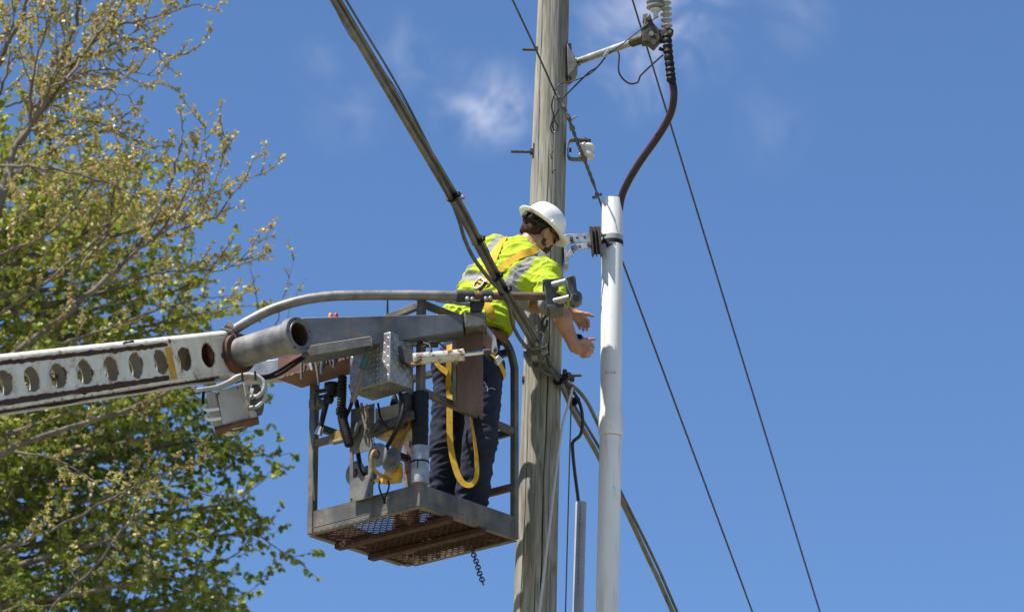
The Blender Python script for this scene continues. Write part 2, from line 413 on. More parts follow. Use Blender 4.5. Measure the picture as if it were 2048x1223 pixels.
c0 = mixc(ramp(big, [(.45, (0, 0, 0)), (.7, (.5, .5, .5))]), c0, (.25, .258, .195))
dk = ramp(chk, [(.27, (1, 1, 1)), (.31, (0, 0, 0))])
c0 = mixc(dk, c0, (.10, .082, .06))
vo = N.new('ShaderNodeTexVoronoi'); vo.inputs['Scale'].default_value = 2.6; mp = N.new('ShaderNodeMapping'); mp.inputs['Scale'].default_value = (1.6, 1.6, .8); L.new(tcn.outputs['Object'], mp.inputs[0]); L.new(mp.outputs[0], vo.inputs['Vector'])
st_ = nn(1.6, (1, 1, .35), 5, .4); c0 = mixc(ramp(st_, [(.50, (0, 0, 0)), (.64, (.55, .55, .55))]), c0, (.13, .112, .088))
kn = ramp(vo.outputs['Distance'], [(.05, (1, 1, 1)), (.13, (0, 0, 0))])
c0 = mixc(kn, c0, (.17, .12, .085))
ca_ = N.new('ShaderNodeAttribute'); ca_.attribute_name = 'crack'; c0 = mixc(ca_.outputs['Fac'], c0, (.035, .03, .025))
L.new(c0, b.inputs['Base Color']); b.inputs['Roughness'].default_value = .85
ad = N.new('ShaderNodeMath'); ad.operation = 'ADD'; L.new(grain, ad.inputs[0]); L.new(fine, ad.inputs[1])
bp = N.new('ShaderNodeBump'); bp.inputs['Strength'].default_value = .45; bp.inputs['Distance'].default_value = .006; L.new(ad.outputs[0], bp.inputs['Height']); L.new(bp.outputs[0], b.inputs['Normal'])
mb.build('shaft', wm, pole, ang=60)
# through bolts sticking out on the left, bolt heads on the right
for (px0, px1, py) in ((1045, 1078, 99), (1022, 1066, 303)):
    m = MB(); p0 = W(px0, py, PD - .03); p1 = W(px1 + 20, py + 1, PD - .02); m.tube([p0, p1], .0085, 10)
    q = W(px1 - 6, py, PD - .03); hexnut(m, q, X, .021, .016)
    m.bar(W(px1 + 1, py - 14, PD - .03), W(px1 + 1, py + 14, PD - .03), .05, .006, X)
    m.build('through_bolt', dark_steel, pole)
m = MB(); hexnut(m, W(1137, 95, PD - .03), X, .026, .018); hexnut(m, W(1136, 160, PD - .05), X, .02, .02); m.build('bolt_head', dark_steel, pole)
m = MB(); hexnut(m, W(1044, 758, PD - .03), X, .022, .05); m.build('bolt_head', rust_m, pole)
for (a, c) in (((1108, 240), (1109, 262)), ((1107, 300), (1104, 318)), ((1110, 340), (1106, 346))):
    m = MB(); pts = cr(PX((a[0], a[1], PD - .115), ((a[0] + c[0]) / 2 - 4, (a[1] + c[1]) / 2, PD - .128), (c[0], c[1], PD - .112))); m.tube(pts, .003, 6); m.build('wire_staple', rubber, pole)

# ------------------------------------------------------------------ insulator arm with cut-out head
arm = thing('insulator_standoff', 'grey tubular standoff arm with cast clamp head, bolted high on the pole', 'insulator arm', W(1140, 128, PD))
m = MB(); m.prism(PX((1134, 86, PD - .10), (1150, 112, PD - .10), (1156, 128, PD - .10), (1150, 140, PD - .10), (1136, 152, PD - .10)), Y * .16); m.build('mounting_plate', galv_dull, arm, bevel=.006)
A0, A1 = W(1143, 128, PD - .02), W(1288, 76, PD - .35)
m = MB(); m.tube([A0, A0.lerp(A1, .1)], [.032, .027], 20); m.tube([A0.lerp(A1, .1), A0.lerp(A1, .83)], .0215, 20); m.build('tube_arm', aluminium, arm)
m = MB(); m.tube([A0.lerp(A1, .82), A0.lerp(A1, .83), A0.lerp(A1, .99), A1], [.024, .029, .031, .028], 20); m.build('end_ferrule', bronze, arm)
HD = PD - .35
m = MB(); m.prism(PX((1284, 84, HD - .04), (1284, 58, HD - .04), (1290, 34, HD - .04), (1300, 26, HD - .04), (1306, 44, HD - .04), (1318, 58, HD - .04), (1322, 78, HD - .04), (1308, 94, HD - .04), (1296, 84, HD - .04)), Y * .07)
m.build('clamp_casting', bronze, arm, bevel=.008, seg=3)
m = MB(); m.prism(PX((1312, 60, HD - .02), (1340, 54, HD - .02), (1348, 60, HD - .02), (1346, 68, HD - .02), (1338, 73, HD - .02), (1312, 78, HD - .02)), Y * .04); m.build('side_lug', bronze, arm, bevel=.006)
m = MB(); m.tube([W(1303, 67, HD - .046), W(1303, 67, HD - .036)], .014, 16); m.build('eye_bolt', galv, arm)
m = MB(); m.tube([W(1340, 63, HD - .026), W(1340, 63, HD - .018)], .009, 14); m.build('eye_bolt', galv, arm)
m = MB(); m.cbox(W(1290, 38, HD - .02), X * .014, Y * .02, Z * .026); m.tube([W(1297, 36, HD - .06), W(1297, 36, HD + .02)], .014, 6); m.build('wire_clamp', galv_dull, arm, bevel=.004)
# insulators
ins = thing('insulator', 'grey ribbed insulator above the cast clamp head at the top of the picture', 'insulator', W(1311, 34, HD))
ax = (W(1309, -30, HD) - W(1312, 34, HD)).normalized()
prof = []
h = 0.004
m = MB(); m.lathe(W(1312, 36, HD), ax, [(0, .013), (.035, .014), (.04, .026), (.052, .033), (.058, .022), (.06, .018)], 24); m.build('neck', porcelain, ins)
m = MB(); prof = [(.058, .02)]
for i in range(6): z = .062 + i * .032; prof += [(z, .034), (z + .003, .052), (z + .012, .053), (z + .02, .036)]
m.lathe(W(1312, 36, HD), ax, prof, 28); m.build('shed', polymer, ins)
ins2 = thing('insulator', 'slim white cable termination with stacked sheds beside the grey insulator', 'insulator', W(1334, 58, HD))
m = MB(); prof = [(0, .012), (.004, .0165)]
for i in range(6): z = .022 + i * .036; prof += [(z - .004, .0165), (z, .033), (z + .004, .0335), (z + .014, .0165), (z + .024, .0165)]
ax2 = (W(1330, -20, HD) - W(1334, 58, HD)).normalized()
m.lathe(W(1334, 60, HD), ax2, prof, 26); m.build('shed', shed_grey, ins2)
m = MB(); m.tube(cr(PX((1334, 70, HD - .02), (1336, 100, HD - .02), (1340, 135, HD - .015), (1343, 164, HD - .01))), [.026 + .004 * math.sin(i * 2.3) for i in range(25)], 18)
m.tube(PX((1340, 78, HD - .01), (1320, 84, HD - .01)), .012, 10); m.tube(PX((1336, 104, HD - .01), (1318, 97, HD - .02)), [.008, .012], 8)
m.build('taped_sleeve', rubber, ins2)
# riser cable with red stripes
cp = cr(PX((1343, 155, HD - .01), (1348, 190, HD), (1341, 228, HD + .05), (1318, 270, HD + .12), (1284, 318, HD + .2), (1258, 360, HD + .27), (1243, 395, HD + .32), (1236, 440, HD + .35)), 10)
cab = thing('riser_cable', 'thick black cable with red stripes curving down into the white conduit', 'cable', cp[-1])
m = MB(); m.tube(cp, .0215, 18); m.build('cable_jacket', cable_black, cab)
fr = frames(cp, X)
for an in (.55, 2.6, 4.4, 5.3):
    m = MB(); pts = []; ns = []
    for p, (t_, a_, b_) in zip(cp, fr):
        nv = a_ * math.cos(an) + b_ * math.sin(an); pts.append(p + nv * .0213); ns.append(nv)
    m.ribbon(pts, ns, .0058, .0008); m.build('stripe', cable_red, cab)
m = MB(); m.tube(PX((1338, 160, HD - .035), (1346, 168, HD - .03)), .01, 8); m.tube([cp[0], cp[2]], .0245, 18); m.build('cable_tie', rubber, cab)

# ------------------------------------------------------------------ thin tie wires between arm and neutral
def wire(name, label, cat, pts, r, m_, n=8, group=None, seg=8):
    m = MB(); p = cr(pts, seg) if len(pts) > 2 else pts
    m.tube(p, r, n); o = m.build(name, m_); return set_props(o, label, cat, group)
wire('ground_wire', 'thin bare wire slung from the cast clamp down to the pole face', 'wire', PX((1316, 32, HD - .03), (1285, 56, HD - .04), (1245, 88, HD), (1215, 110, HD + .05), (1192, 138, HD + .1), (1172, 152, HD + .15), (1142, 163, PD - .125), (1120, 168, PD - .135), (1109, 180, PD - .135)), .0036, wire_m)
wire('jumper_wire', 'black jumper wire sagging in a loop under the insulator arm', 'wire', PX((1218, 107, HD + .03), (1231, 100, HD), (1238, 110, HD - .03), (1238, 145, HD - .05), (1256, 166, HD - .05), (1275, 165, HD - .05), (1281, 152, HD - .05), (1297, 136, HD - .05), (1326, 110, HD - .04)), .0052, cable_black)
wire('tap_wire', 'black tap wire running from the crimp down to the neutral splice', 'wire', PX((1214, 110, HD + .04), (1196, 133, HD + .08), (1178, 145, HD + .12), (1150, 172, PD - .12), (1130, 192, PD - .15), (1119, 203, PD - .16)), .005, cable_black)
wire('lead_wire', 'loose black lead hanging in a long loop down the face of the pole', 'wire', PX((1108, 192, PD - .14), (1103, 212, PD - .13), (1107, 232, PD - .13), (1101, 255, PD - .125), (1107, 266, PD - .125), (1116, 255, PD - .13), (1109, 238, PD - .13), (1118, 218, PD - .14)), .0042, cable_black)
m = MB(); m.tube(PX((1220, 99, HD + .02), (1209, 113, HD + .05)), .012, 12); set_props(m.build('crimp_connector', galv), 'silver crimp joining the wires halfway along the insulator arm', 'connector')

# ------------------------------------------------------------------ clevis with spool insulator
cl = thing('spool_insulator', 'white porcelain spool held in a grey steel clevis on the pole', 'insulator', W(1170, 318, PD))
SD = PD - .05
m = MB()
pts = cr(PX((1182, 281, SD), (1160, 279, SD), (1140, 280, SD), (1135, 288, SD), (1134, 300, SD), (1135, 312, SD), (1141, 319, SD), (1160, 320, SD), (1172, 319, SD)), 6)
m.ribbon(pts, [(W(1158, 300, SD) - p).normalized() for p in pts], .05, .008); m.build('clevis', galv_dull, cl, bevel=.002)
m = MB(); m.lathe(W(1173, 316, SD), (W(1173, 282, SD) - W(1173, 316, SD)), [(0, .014), (.004, .040), (.014, .047), (.026, .045), (.034, .030), (.042, .0285), (.05, .030), (.056, .043), (.066, .047), (.078, .042), (.086, .034), (.09, .015)], 28); m.build('spool', porcelain, cl)
m = MB(); m.tube(PX((1171, 327, SD), (1171, 276, SD)), .009, 10); hexnut(m, W(1138, 300, SD), X, .014, .014); m.build('clevis_pin', dark_steel, cl)

# ------------------------------------------------------------------ neutral wire
nw = PX((700, -760, -6), (1025, 0, -1.0), (1070, 95, -.35), (1110, 185, PD - .15), (1134, 230, PD - .16), (1153, 280, PD - .12), (1161, 300, PD - .115), (1171, 325, PD - .08), (1189, 372, PD + .05), (1206, 420, PD + .4), (1248, 531, PD + .9), (1505, 1223, PD + 4), (1900, 2286, PD + 9))
# the spans themselves are straight
neu = thing('neutral_wire', 'dark neutral wire held at the porcelain spool and running down behind the white conduit', 'wire', nw[6])
m = MB(); m.tube(nw[:4], .0062, 8); m.tube(nw[8:], .0062, 8); m.build('wire_span', wire_m, neu)
m = MB(); sp = cr(nw[3:9], 14); fr = frames(sp)
m.tube(sp, .0085, 10)
for ph in (0, math.pi):
    m.tube([p + (a_ * math.cos(i * .8 + ph) + b_ * math.sin(i * .8 + ph)) * .0075 for i, (p, (t_, a_, b_)) in enumerate(zip(sp, fr))], .0042, 6)
m.build('twisted_wrap', cable_grey, neu)
m = MB()
for i in (2, 8, 14, 20): m.tube([sp[i], sp[i + 2]], .0155, 10)
bolt(m, sp[17], (X * .8 + Z * .5), .005, .05); bolt(m, sp[4], X * -.6 - Y, .005, .03); m.build('splice_clamp', galv_dull, neu)
m = MB(); c = W(1194, 391, PD + .1); m.cbox(c, X * .012, Y * .012, Z * .014)
for a_ in (X * .9 + Z * .25, X * -.8 - Z * .5): m.tube([c, c + a_ * .032], .006, 8); hexnut(m, c + a_ * .022, a_, .011, .008)
m.build('bolt_clamp', galv_dull, neu)
wire('power_line', 'thin dark power line crossing the open sky at the right', 'wire', PX((1040, -740, 0), (1265, 0, 2.2), (1640, 1223, 6), (1960, 2260, 10)), .0062, wire_m, seg=6)

# ------------------------------------------------------------------ white conduit
c_t, c_j, c_b = W(1225, 400, PD), W(1221.5, 870, PD), W(1214, 1223, PD)
con = thing('riser_conduit', 'tall white plastic conduit standing off the right side of the pole', 'conduit', c_b + (c_b - c_t).normalized() * ((c_b.z) / ((c_t - c_b).normalized().z)))
dn = (c_b - c_t).normalized()
def pipe(mb, p0, p1, r, ri, n=40):   # hollow at the top end
    ax = p1 - p0; mb.lathe(p0, ax, [(.25, ri), (.002, ri), (0, ri + .001), (0, r - .001), (.002, r), (ax.length, r)], n, cap=False)
m = MB(); pipe(m, c_t, c_j, .0610, .054)
m.lathe(W(1222.5, 815, PD), dn, [(0, .0612), (.02, .0635), (.045, .0675), (.065, .0695), (.168, .0695), (.172, .0685), (.172, .058)], 40, cap=False); m.build('upper_pipe', pvc, con, ang=30)
m = MB(); m.tube([W(1221.5, 874, PD), c_b, ORG[con.name]], [.0625, .0625, .0625], 40, cap=False); m.build('lower_pipe', pvc, con)
m = MB(); q = W(1224, 479, PD); m.tube([q + dn * .02, q - dn * .02], .0632, 40); m.build('clamp_band', pvc_grey, con, bevel=.002)
m = MB(); q = W(1224, 487, PD); m.tube([q + dn * .012, q - dn * .012], .0645, 40); m.prism(PX((1210, 484, PD - .07), (1226, 486, PD - .07), (1214, 494, PD - .075)), Y * .01); m.build('rubber_strap', rubber, con)
# faint printed dashes on the pipe
m = MB()
for i in range(7):
    x = 1210 + i * 3.2; m.prism(PX((x, 742 + (i % 3), PD - .064), (x + 1.6, 742 + (i % 2), PD - .064), (x + 1.6, 746, PD - .064), (x, 745, PD - .064)), Y * .012)
m.build('printed_mark', mat('faded print', (.45, .46, .47), rough=.6, bump=0), con)

# ------------------------------------------------------------------ standoff bracket
br = thing('standoff_bracket', 'perforated galvanised bracket tying the white conduit to the pole', 'bracket', W(1131, 525, PD))
BD = PD - .07
m = MB(); m.prism(PX((1127, 470, BD), (1134, 467, BD), (1137, 528, BD), (1129, 530, BD)), Y * .10); m.build('back_plate', galv, br, bevel=.003)
def holed_strap(corners, holes, name, d):
    m = MB(); m.prism(PX(*[(x, y, d) for x, y in corners]), Y * .006); 
    o = m.build(name, galv, br, bevel=.0015)
    for hx, hy in holes:
        k = MB(); k.tube(PX((hx, hy, d - .002), (hx, hy, d + .008)), .0065, 12); k.build('painted_hole', mat('painted hole grey', (.10, .11, .12), rough=.9, bump=0) , o)  # solid discs, dark colour painted in as the look of open holes
holed_strap([(1130, 468), (1151, 467), (1182, 466), (1182, 483), (1151, 486), (1131, 489)], [(1154, 475), (1169, 474)], 'upper_strap', BD - .004)
holed_strap([(1132, 510), (1148, 489), (1184, 484), (1184, 496), (1153, 500), (1137, 518)], [(1159, 493)], 'lower_strap', BD - .02)
m = MB()
for (x, y) in ((1143, 476), (1145, 494), (1178, 488)): hexnut(m, W(x, y, BD - .034), Y, .011, .03)
m.build('bracket_bolt', dark_steel, br)
m = MB()
a_ = W(1183, 452, BD); 
for (x0, x1, d0) in ((1178, 1184, -.03), (1187, 1191, -.02), (1195, 1201, -.03)):
    m.prism(PX((x0, 452, BD + d0), (x1, 452, BD + d0), (x1 + 4, 508, BD + d0), (x0 + 6, 508, BD + d0)), Y * .05)
m.prism(PX((1179, 453, BD + .012), (1200, 452, BD + .012), (1204, 507, BD + .012), (1186, 508, BD + .012)), Y * .012); m.build('strut_channel', bronze, br, bevel=.002)
m = MB(); bolt(m, W(1200, 470, BD - .02), X, .006, .035); m.build('bracket_bolt', dark_steel, br)

# ------------------------------------------------------------------ small grey conduit, drop cable, rope, guy
gd = PD + .25
gt, gb = W(1162, 1004, gd), W(1156, 1223, gd)
gc = thing('grey_conduit', 'slim grey plastic conduit rising between the pole and the white conduit', 'conduit', gb + (gb - gt).normalized() * (gb.z / ((gt - gb).normalized().z)))
m = MB(); pipe(m, gt, ORG[gc.name], .0315, .027, 28); m.build('pipe', pvc_grey, gc)
m = MB()
rnd = random.Random(3)
for i in range(24):
    y = 1012 + i * 7.5 + rnd.uniform(-1, 1)
    m.prism(PX((1159.5 - i * .2, y, gd - .0335), (1161 - i * .2 + rnd.random(), y, gd - .0335), (1161 - i * .2, y + 3 + rnd.random() * 2, gd - .0335), (1160 - i * .2, y + 4, gd - .0335)), Y * .01)
m.build('printed_mark', mat('dark faded print', (.12, .12, .13), rough=.7, bump=0), gc)
wire('drop_cable', 'glossy black drop cable bending from the cable bundle into the grey conduit', 'cable', PX((1128, 762, PD - .08), (1143, 778, PD - .02), (1157, 800, PD), (1164, 825, PD), (1165, 850, PD + .02), (1160, 870, PD + .04), (1147, 882, PD + .06), (1145, 895, PD + .08), (1149, 940, PD + .15), (1157, 1004, gd), (1158, 1040, gd)), .0098, cable_black, 12)
wire('rope', 'pale braided rope hanging down in front of the pole', 'rope', PX((1145, 775, PD - .22), (1135, 815, PD - .23), (1119, 890, PD - .24), (1079, 1223, PD - .3), (1040, 1560, PD - .35)), .0072, rope_white, 8)
wire('guy_wire', 'thin steel guy wire hanging straight down beside the grey conduit', 'wire', PX((1145, 770, PD - .05), (1142, 820, PD), (1131, 1223, PD + .1), (1120, 1650, PD + .1)), .004, galv_dull, 6)

# ------------------------------------------------------------------ communication cable bundle
def lin(P, n=24):
    return cr(P, n)
b0 = [(392, -470, -6.2), (672, 0, -4.2), (780, 180, -2.8), (908, 395, -1.55), (960, 492, -1.05), (1010, 583, -.66), (1050, 648, -.2), (1074, 690, PD - .22), (1098, 735, PD - .16), (1122, 765, PD - .1), (1150, 822, PD + .1), (1196, 905, PD + .45), (1246, 1003, PD + .8), (1300, 1115, PD + 1.3), (1348, 1223, PD + 1.9), (1560, 1720, PD + 4)]
def off(P, f): return PX(*[(x + f(i)[0], y + f(i)[1], d + f(i)[2]) for i, (x, y, d) in enumerate(P)])
gr_c = 'telephone cables of the diagonal bundle'
# lower olive cable, upper darker cable: slightly twisting round each other
wire('telephone_cable', 'thicker olive telephone cable along the lower side of the diagonal bundle', 'cable', off(b0[:9], lambda i: (-4.5 + .8 * math.sin(i * 1.7), 4, 0)), .0148, cable_olive, 14, gr_c)
wire('telephone_cable', 'dark olive telephone cable along the upper side of the diagonal bundle', 'cable', off(b0[:9], lambda i: (5 + .8 * math.cos(i * 1.9), -3.5, .02)), .0112, cable_olive, 14, gr_c)
wire('telephone_cable', 'grey brown cable lying between the two olive ones of the bundle', 'cable', off(b0[:8], lambda i: (1, 0, .035)), .010, cable_grey, 12, gr_c)
wire('telephone_cable', 'olive cable leaving the pole clamp and passing behind the white conduit', 'cable', off(b0[8:], lambda i: (-2 + math.sin(i * 2.1), 2, .0)), .0135, cable_olive, 14, gr_c)
wire('telephone_cable', 'dark cable lashed on the far side of the bundle right of the pole', 'cable', off(b0[8:], lambda i: (5 + 1.2 * math.sin(i * 2.6), -3, .03)), .009, cable_grey, 12, gr_c)
wire('telephone_cable', 'slack olive cable bowing above the bundle between pole and white conduit', 'cable', PX((1098, 735, PD - .14), (1122, 758, PD - .08), (1150, 775, PD), (1172, 800, PD + .1), (1190, 835, PD + .25), (1205, 872, PD + .4), (1228, 960, PD + .6), (1250, 1010, PD + .82)), .0108, cable_olive, 12, gr_c)
st = [(412, -470, -6.1), (692, 0, -4.15), (800, 180, -2.75), (880, 335, -1.8), (912, 388, -1.5), (960, 480, -1.02), (1012, 574, -.64), (1050, 634, -.2), (1080, 682, PD - .2)]
wire('messenger_strand', 'black messenger wire running just above the diagonal cable bundle', 'wire', PX(*st), .0058, cable_black, 8)
# drooping loop cable left of the bundle
wire('loop_cable', 'grey cable drooping below the bundle across the worker\'s back to the pole clamp', 'cable', PX((900, 392, -1.6), (918, 440, -1.42), (930, 480, -1.28), (950, 520, -1.1), (985, 565, -.85), (1012, 590, -.68), (1020, 620, -.55), (1026, 650, -.35), (1040, 678, -.05), (1058, 700, PD - .23)), .0105, cable_grey, 12)
# lashing wire spiralling round the bundle
m = MB(); pts = []; bp_ = cr(PX(*b0[:8]), 40); fr = frames(bp_)
for i, (p, (t_, a_, b_)) in enumerate(zip(bp_, fr)):
    an = i * .085; pts.append(p + a_ * math.cos(an) * .034 + b_ * math.sin(an) * .030)
m.tube(pts, .0022, 5); set_props(m.build('lashing_wire', wire_m), 'thin lashing wire spiralling round the diagonal cable bundle', 'wire')
# clamps on the bundle
def bundle_tie(px, py, d, r, label):
    m = MB(); c = W(px, py, d); r *= .82; t_ = (W(1010, 583, -.66) - W(960, 492, -1.05)).normalized()
    m.tube([c - t_ * .006, c + t_ * .006], r, 16); m.cbox(c + X * r * .9 + Z * .01, X * .012, Y * .01, Z * .012)
    return set_props(m.build('cable_tie', rubber, bevel=.001), label, 'cable tie', 'black ties round the cable bundle')
bundle_tie(904, 392, -1.57, .045, 'black tie round the bundle beside the silver bolt clamp above the worker')
bundle_tie(954, 480, -1.08, .045, 'black tie round the bundle at the worker\'s shoulder')
bundle_tie(990, 552, -.8, .045, 'black tie round the bundle over the worker\'s lower back')
bundle_tie(1008, 580, -.68, .042, 'black tie round the bundle where it crosses the bent tube')
bundle_tie(1118, 760, PD - .12, .04, 'black tie round the bundle at the right edge of the pole')
bundle_tie(1147, 803, PD + .05, .034, 'black tie round the bundle in the gap between pole and white conduit')
def strand_clamp(px, py, d, label):
    m = MB(); c = W(px, py, d); m.cbox(c, X * .016, Y * .012, Z * .013)
    for dx, dz in ((.022, -.004), (.012, .016), (-.012, -.014)): hexnut(m, c + X * dx + Z * dz - Y * .016, Y, .009, .03)
    m.tube([c - X * .03 + Z * .006, c + X * .034 - Z * .01], .006, 8)
    return set_props(m.build('strand_clamp', galv, bevel=.002), label, 'clamp', 'bolt clamps on the messenger wire')
strand_clamp(917, 393, -1.48, 'small silver bolt clamp on the strand high above the worker')
strand_clamp(984, 553, -.78, 'silver bolt clamp gripping the bundle over the worker\'s back')
# suspension clamp on the pole
sus = thing('suspension_clamp', 'silver bolted suspension clamp with dark box holding the cable bundle on the pole', 'clamp', W(1072, 722, PD - .2))
CD = PD - .25
m = MB(); m.prism(PX((1046, 701, CD), (1083, 698, CD), (1092, 714, CD), (1088, 721, CD), (1058, 723, CD)), Y * .09); m.build('terminal_box', galv_dull, sus, bevel=.004)
m = MB(); m.prism(PX((1062, 711, CD - .003), (1074, 710, CD - .003), (1075, 719, CD - .003), (1064, 720, CD - .003)), Y * .004); m.build('label_plate', mat('aged label', (.42, .38, .24), rough=.6, bump=0), sus)
m = MB(); m.prism(PX((1058, 686, CD), (1080, 684, CD), (1086, 697, CD), (1060, 700, CD)), Y * .07); m.prism(PX((1066, 676, CD + .02), (1076, 676, CD + .02), (1078, 690, CD + .02), (1066, 690, CD + .02)), Y * .05); m.build('clamp_body', galv, sus, bevel=.005)
m = MB()
for (x, y, vx, vz) in ((1056, 694, -1, 0), (1081, 691, 1, 0), (1070, 662, .1, 1), (1084, 704, 1, -.1), (1072, 690, 0, 0)):
    v = Vector((vx, -.6, vz)); c = W(x, y, CD - .01); hexnut(m, c, v, .015, .018); m.tube([c, c + v.normalized() * .036], .008, 10)
m.build('clamp_bolt', galv, sus, bevel=.001)
m = MB(); m.tube(cr(PX((1070, 690, CD), (1072, 668, CD), (1080, 664, CD), (1086, 668, CD), (1082, 690, CD))), .006, 8); m.build('wire_bail', galv, sus)
m = MB(); m.tube(cr(PX((1068, 722, CD + .02), (1068, 730, CD + .02), (1074, 732, CD + .02), (1076, 724, CD + .02))), .007, 8); m.build('hanger_loop', dark_steel, sus)
m = MB(); m.tube(cr(PX((1075, 725, CD + .03), (1084, 742, CD + .05), (1098, 749, CD + .08), (1116, 752, CD + .12), (1130, 757, PD - .1))), .010, 10); set_props(m.build('earth_cable', cable_grey), 'short grey cable under the suspension clamp leading to the right edge of the pole', 'cable')
# guy hook bolts at the right edge of the pole
hk = thing('eye_bolt', 'cluster of dark nuts and a steel stud at the right edge of the pole', 'bolt', W(1135, 756, PD - .06))
m = MB(); m.tube(PX((1112, 751, PD - .06), (1163, 750, PD - .06)), .0085, 10); m.build('stud', dark_steel, hk)
m = MB()
for (x, y, r) in ((1126, 744, .02), (1134, 752, .026), (1141, 757, .02), (1128, 760, .018)): hexnut(m, W(x, y, PD - .08), X + Y * .2, r, .02)
m.build('nut', dark_steel, hk, bevel=.001)
# hook hanging between clamp and jaw
m = MB(); m.tube(cr(PX((1100, 628, PD - .2), (1090, 634, PD - .2), (1084, 645, PD - .2), (1086, 655, PD - .2), (1093, 652, PD - .2), (1094, 640, PD - .2)), 8), .008, 10); m.tube(cr(PX((1092, 652, PD - .19), (1086, 668, PD - .19), (1084, 690, PD - .19), (1090, 700, PD - .19))), .007, 8); set_props(m.build('hook', dark_steel), 'dark steel hook hanging in front of the pole above the suspension clamp', 'hook')
# ------------------------------------------------------------------ work bucket (open steel cage)
F = W(840, 1010, -.585); S = .82; al = math.atan2(193, 228)
U = Vector((-math.cos(al), math.sin(al), 0)); V = Vector((math.sin(al), math.cos(al), 0))
def BK(a, b, z): return F + U * a + V * b + Z * z
def hit(px, py, n, off_):
    r = ray(px, py); return CAM + r * (((F - CAM).dot(n) + off_) / r.dot(n))
def PB(px, py, b=0): return hit(px, py, V, b)     # on a plane parallel to the left-front side
def PA(px, py, a=0): return hit(px, py, U, a)     # on a plane parallel to the right-front side
HT = 1.17
bk = thing('work_bucket', 'open grey steel work bucket with mesh floor, holding the worker', 'work platform', BK(S / 2, S / 2, 0))
TB = .125; tw = .04
def sq(mb, p0, p1, w=tw, h=None, up=Z): mb.bar(p0, p1, w, h or w, up)
# toe boards: butted between corner posts
for (p0, p1, nm) in ((BK(tw, .006, 0), BK(S - tw, .006, 0), V), (BK(.006, tw, 0), BK(.006, S - tw, 0), U), (BK(tw, S - .012, 0), BK(S - tw, S - .012, 0), V), (BK(S - .012, tw, 0), BK(S - .012, S - tw, 0), U)):
    m = MB(); m.box(p0, p1 - p0, nm * .006, Z * TB); m.box(p0 + Z * .030 - nm * .002, p1 - p0, nm * .003, Z * .004); m.box(p0 + nm * .0065, p1 - p0, nm * .03, Z * .006)
    m.build('toe_board', steel_frame, bk, bevel=.001)
# posts
def post(a, b, z0, z1, m_=steel_frame, nm='corner_post'):
    m = MB(); m.box(BK(a, b, z0), U * tw, V * tw, Z * (z1 - z0)); return m.build(nm, m_, bk, bevel=.004)
post(0, 0, -.002, HT); post(S - tw, 0, -.002, HT - .05); post(S - tw, S - tw, -.002, HT - .05)
m = MB(); c = tw / 2
m.tube(cr([BK(c, S - c, 0), BK(c, S - c, .5), BK(c, S - c, .92), BK(c, S - c - .005, 1.0), BK(c, S - c - .05, 1.095), BK(c, S - c - .14, HT - .025), BK(c, S - c - .25, HT - .02), BK(c, tw, HT - .02)], 7), tw * .62, 4, up=(U + V).normalized())
m.build('bent_corner_post', steel_frame, bk, bevel=.004)
# rails
for (p0, p1, nm, mt) in ((BK(tw, c, HT - .03), BK(S - tw, c, HT - .09), 'top_rail', steel_frame), (BK(tw, c, .515), BK(S - tw, c, .515), 'mid_rail', steel_frame), (BK(c, tw, .65), BK(c, S - tw, .615), 'mid_rail', steel_frame),
                         (BK(tw, S - c, .62), BK(S - tw, S - c, .62), 'mid_rail', dark_steel), (BK(tw, S - c, .30), BK(S - tw, S - c, .30), 'mid_rail', brown_steel), (BK(tw, S - c, HT - .08), BK(S - tw, S - c, HT - .08), 'top_rail', dark_steel), (BK(S - c, tw, .62), BK(S - c, S - tw, .62), 'mid_rail', dark_steel), (BK(S - c, tw, HT - .08), BK(S - c, S - tw, HT - .08), 'top_rail', dark_steel)):
    m = MB(); sq(m, p0, p1, .032, .038); m.build(nm, mt, bk, bevel=.003)
m = MB(); sq(m, BK(S - c, S - c - .05, .72), BK(.34, S - c - .02, .02), .012, .02); m.build('brace', rust_m, bk)
# floor: expanded metal grate, channels beneath
m = MB(); NS = 36; NL = 34; hs = S / NS
for k in range(NS + 1):
    pts = []
    for i in range(NL + 1):
        a_ = .006 + (S - .012) * i / NL; bb = hs * k + (hs * .42 if (i + k) % 2 else -hs * .42); bb = min(max(bb, .008), S - .008)
        pts.append(BK(a_, bb, .005 + (.003 if (i + k) % 2 else 0)))
    for p, q in zip(pts, pts[1:]): m.bar(p, q, .0055, .004, (Z * .8 + V * .6))
m.build('floor_grate', rust_dark, bk, flat=True)
for b_ in (.30, .63):
    m = MB(); m.bar(BK(0, S * b_, -.018), BK(S, S * b_, -.018), .05, .030); m.build('floor_beam', rust_dark, bk, bevel=.003)
for (p0, p1) in ((BK(0, 0, -.006), BK(S, 0, -.006)), (BK(0, S, -.006), BK(S, S, -.006)), (BK(0, 0, -.006), BK(0, S, -.006)), (BK(S, 0, -.006), BK(S, S, -.006))):
    pass
m = MB(); m.box(BK(S * .30, S * .36, .012), U * S * .62, V * S * .28, Z * .012); m.box(BK(S * .1, S * .68, .012), U * S * .7, V * S * .22, Z * .012); m.box(BK(.03, S * .30, .012), U * .14, V * .28, Z * .01); m.build('added_floor_sheet', rubber, bk)  # dark sheets added over the grate to block sky seen through it
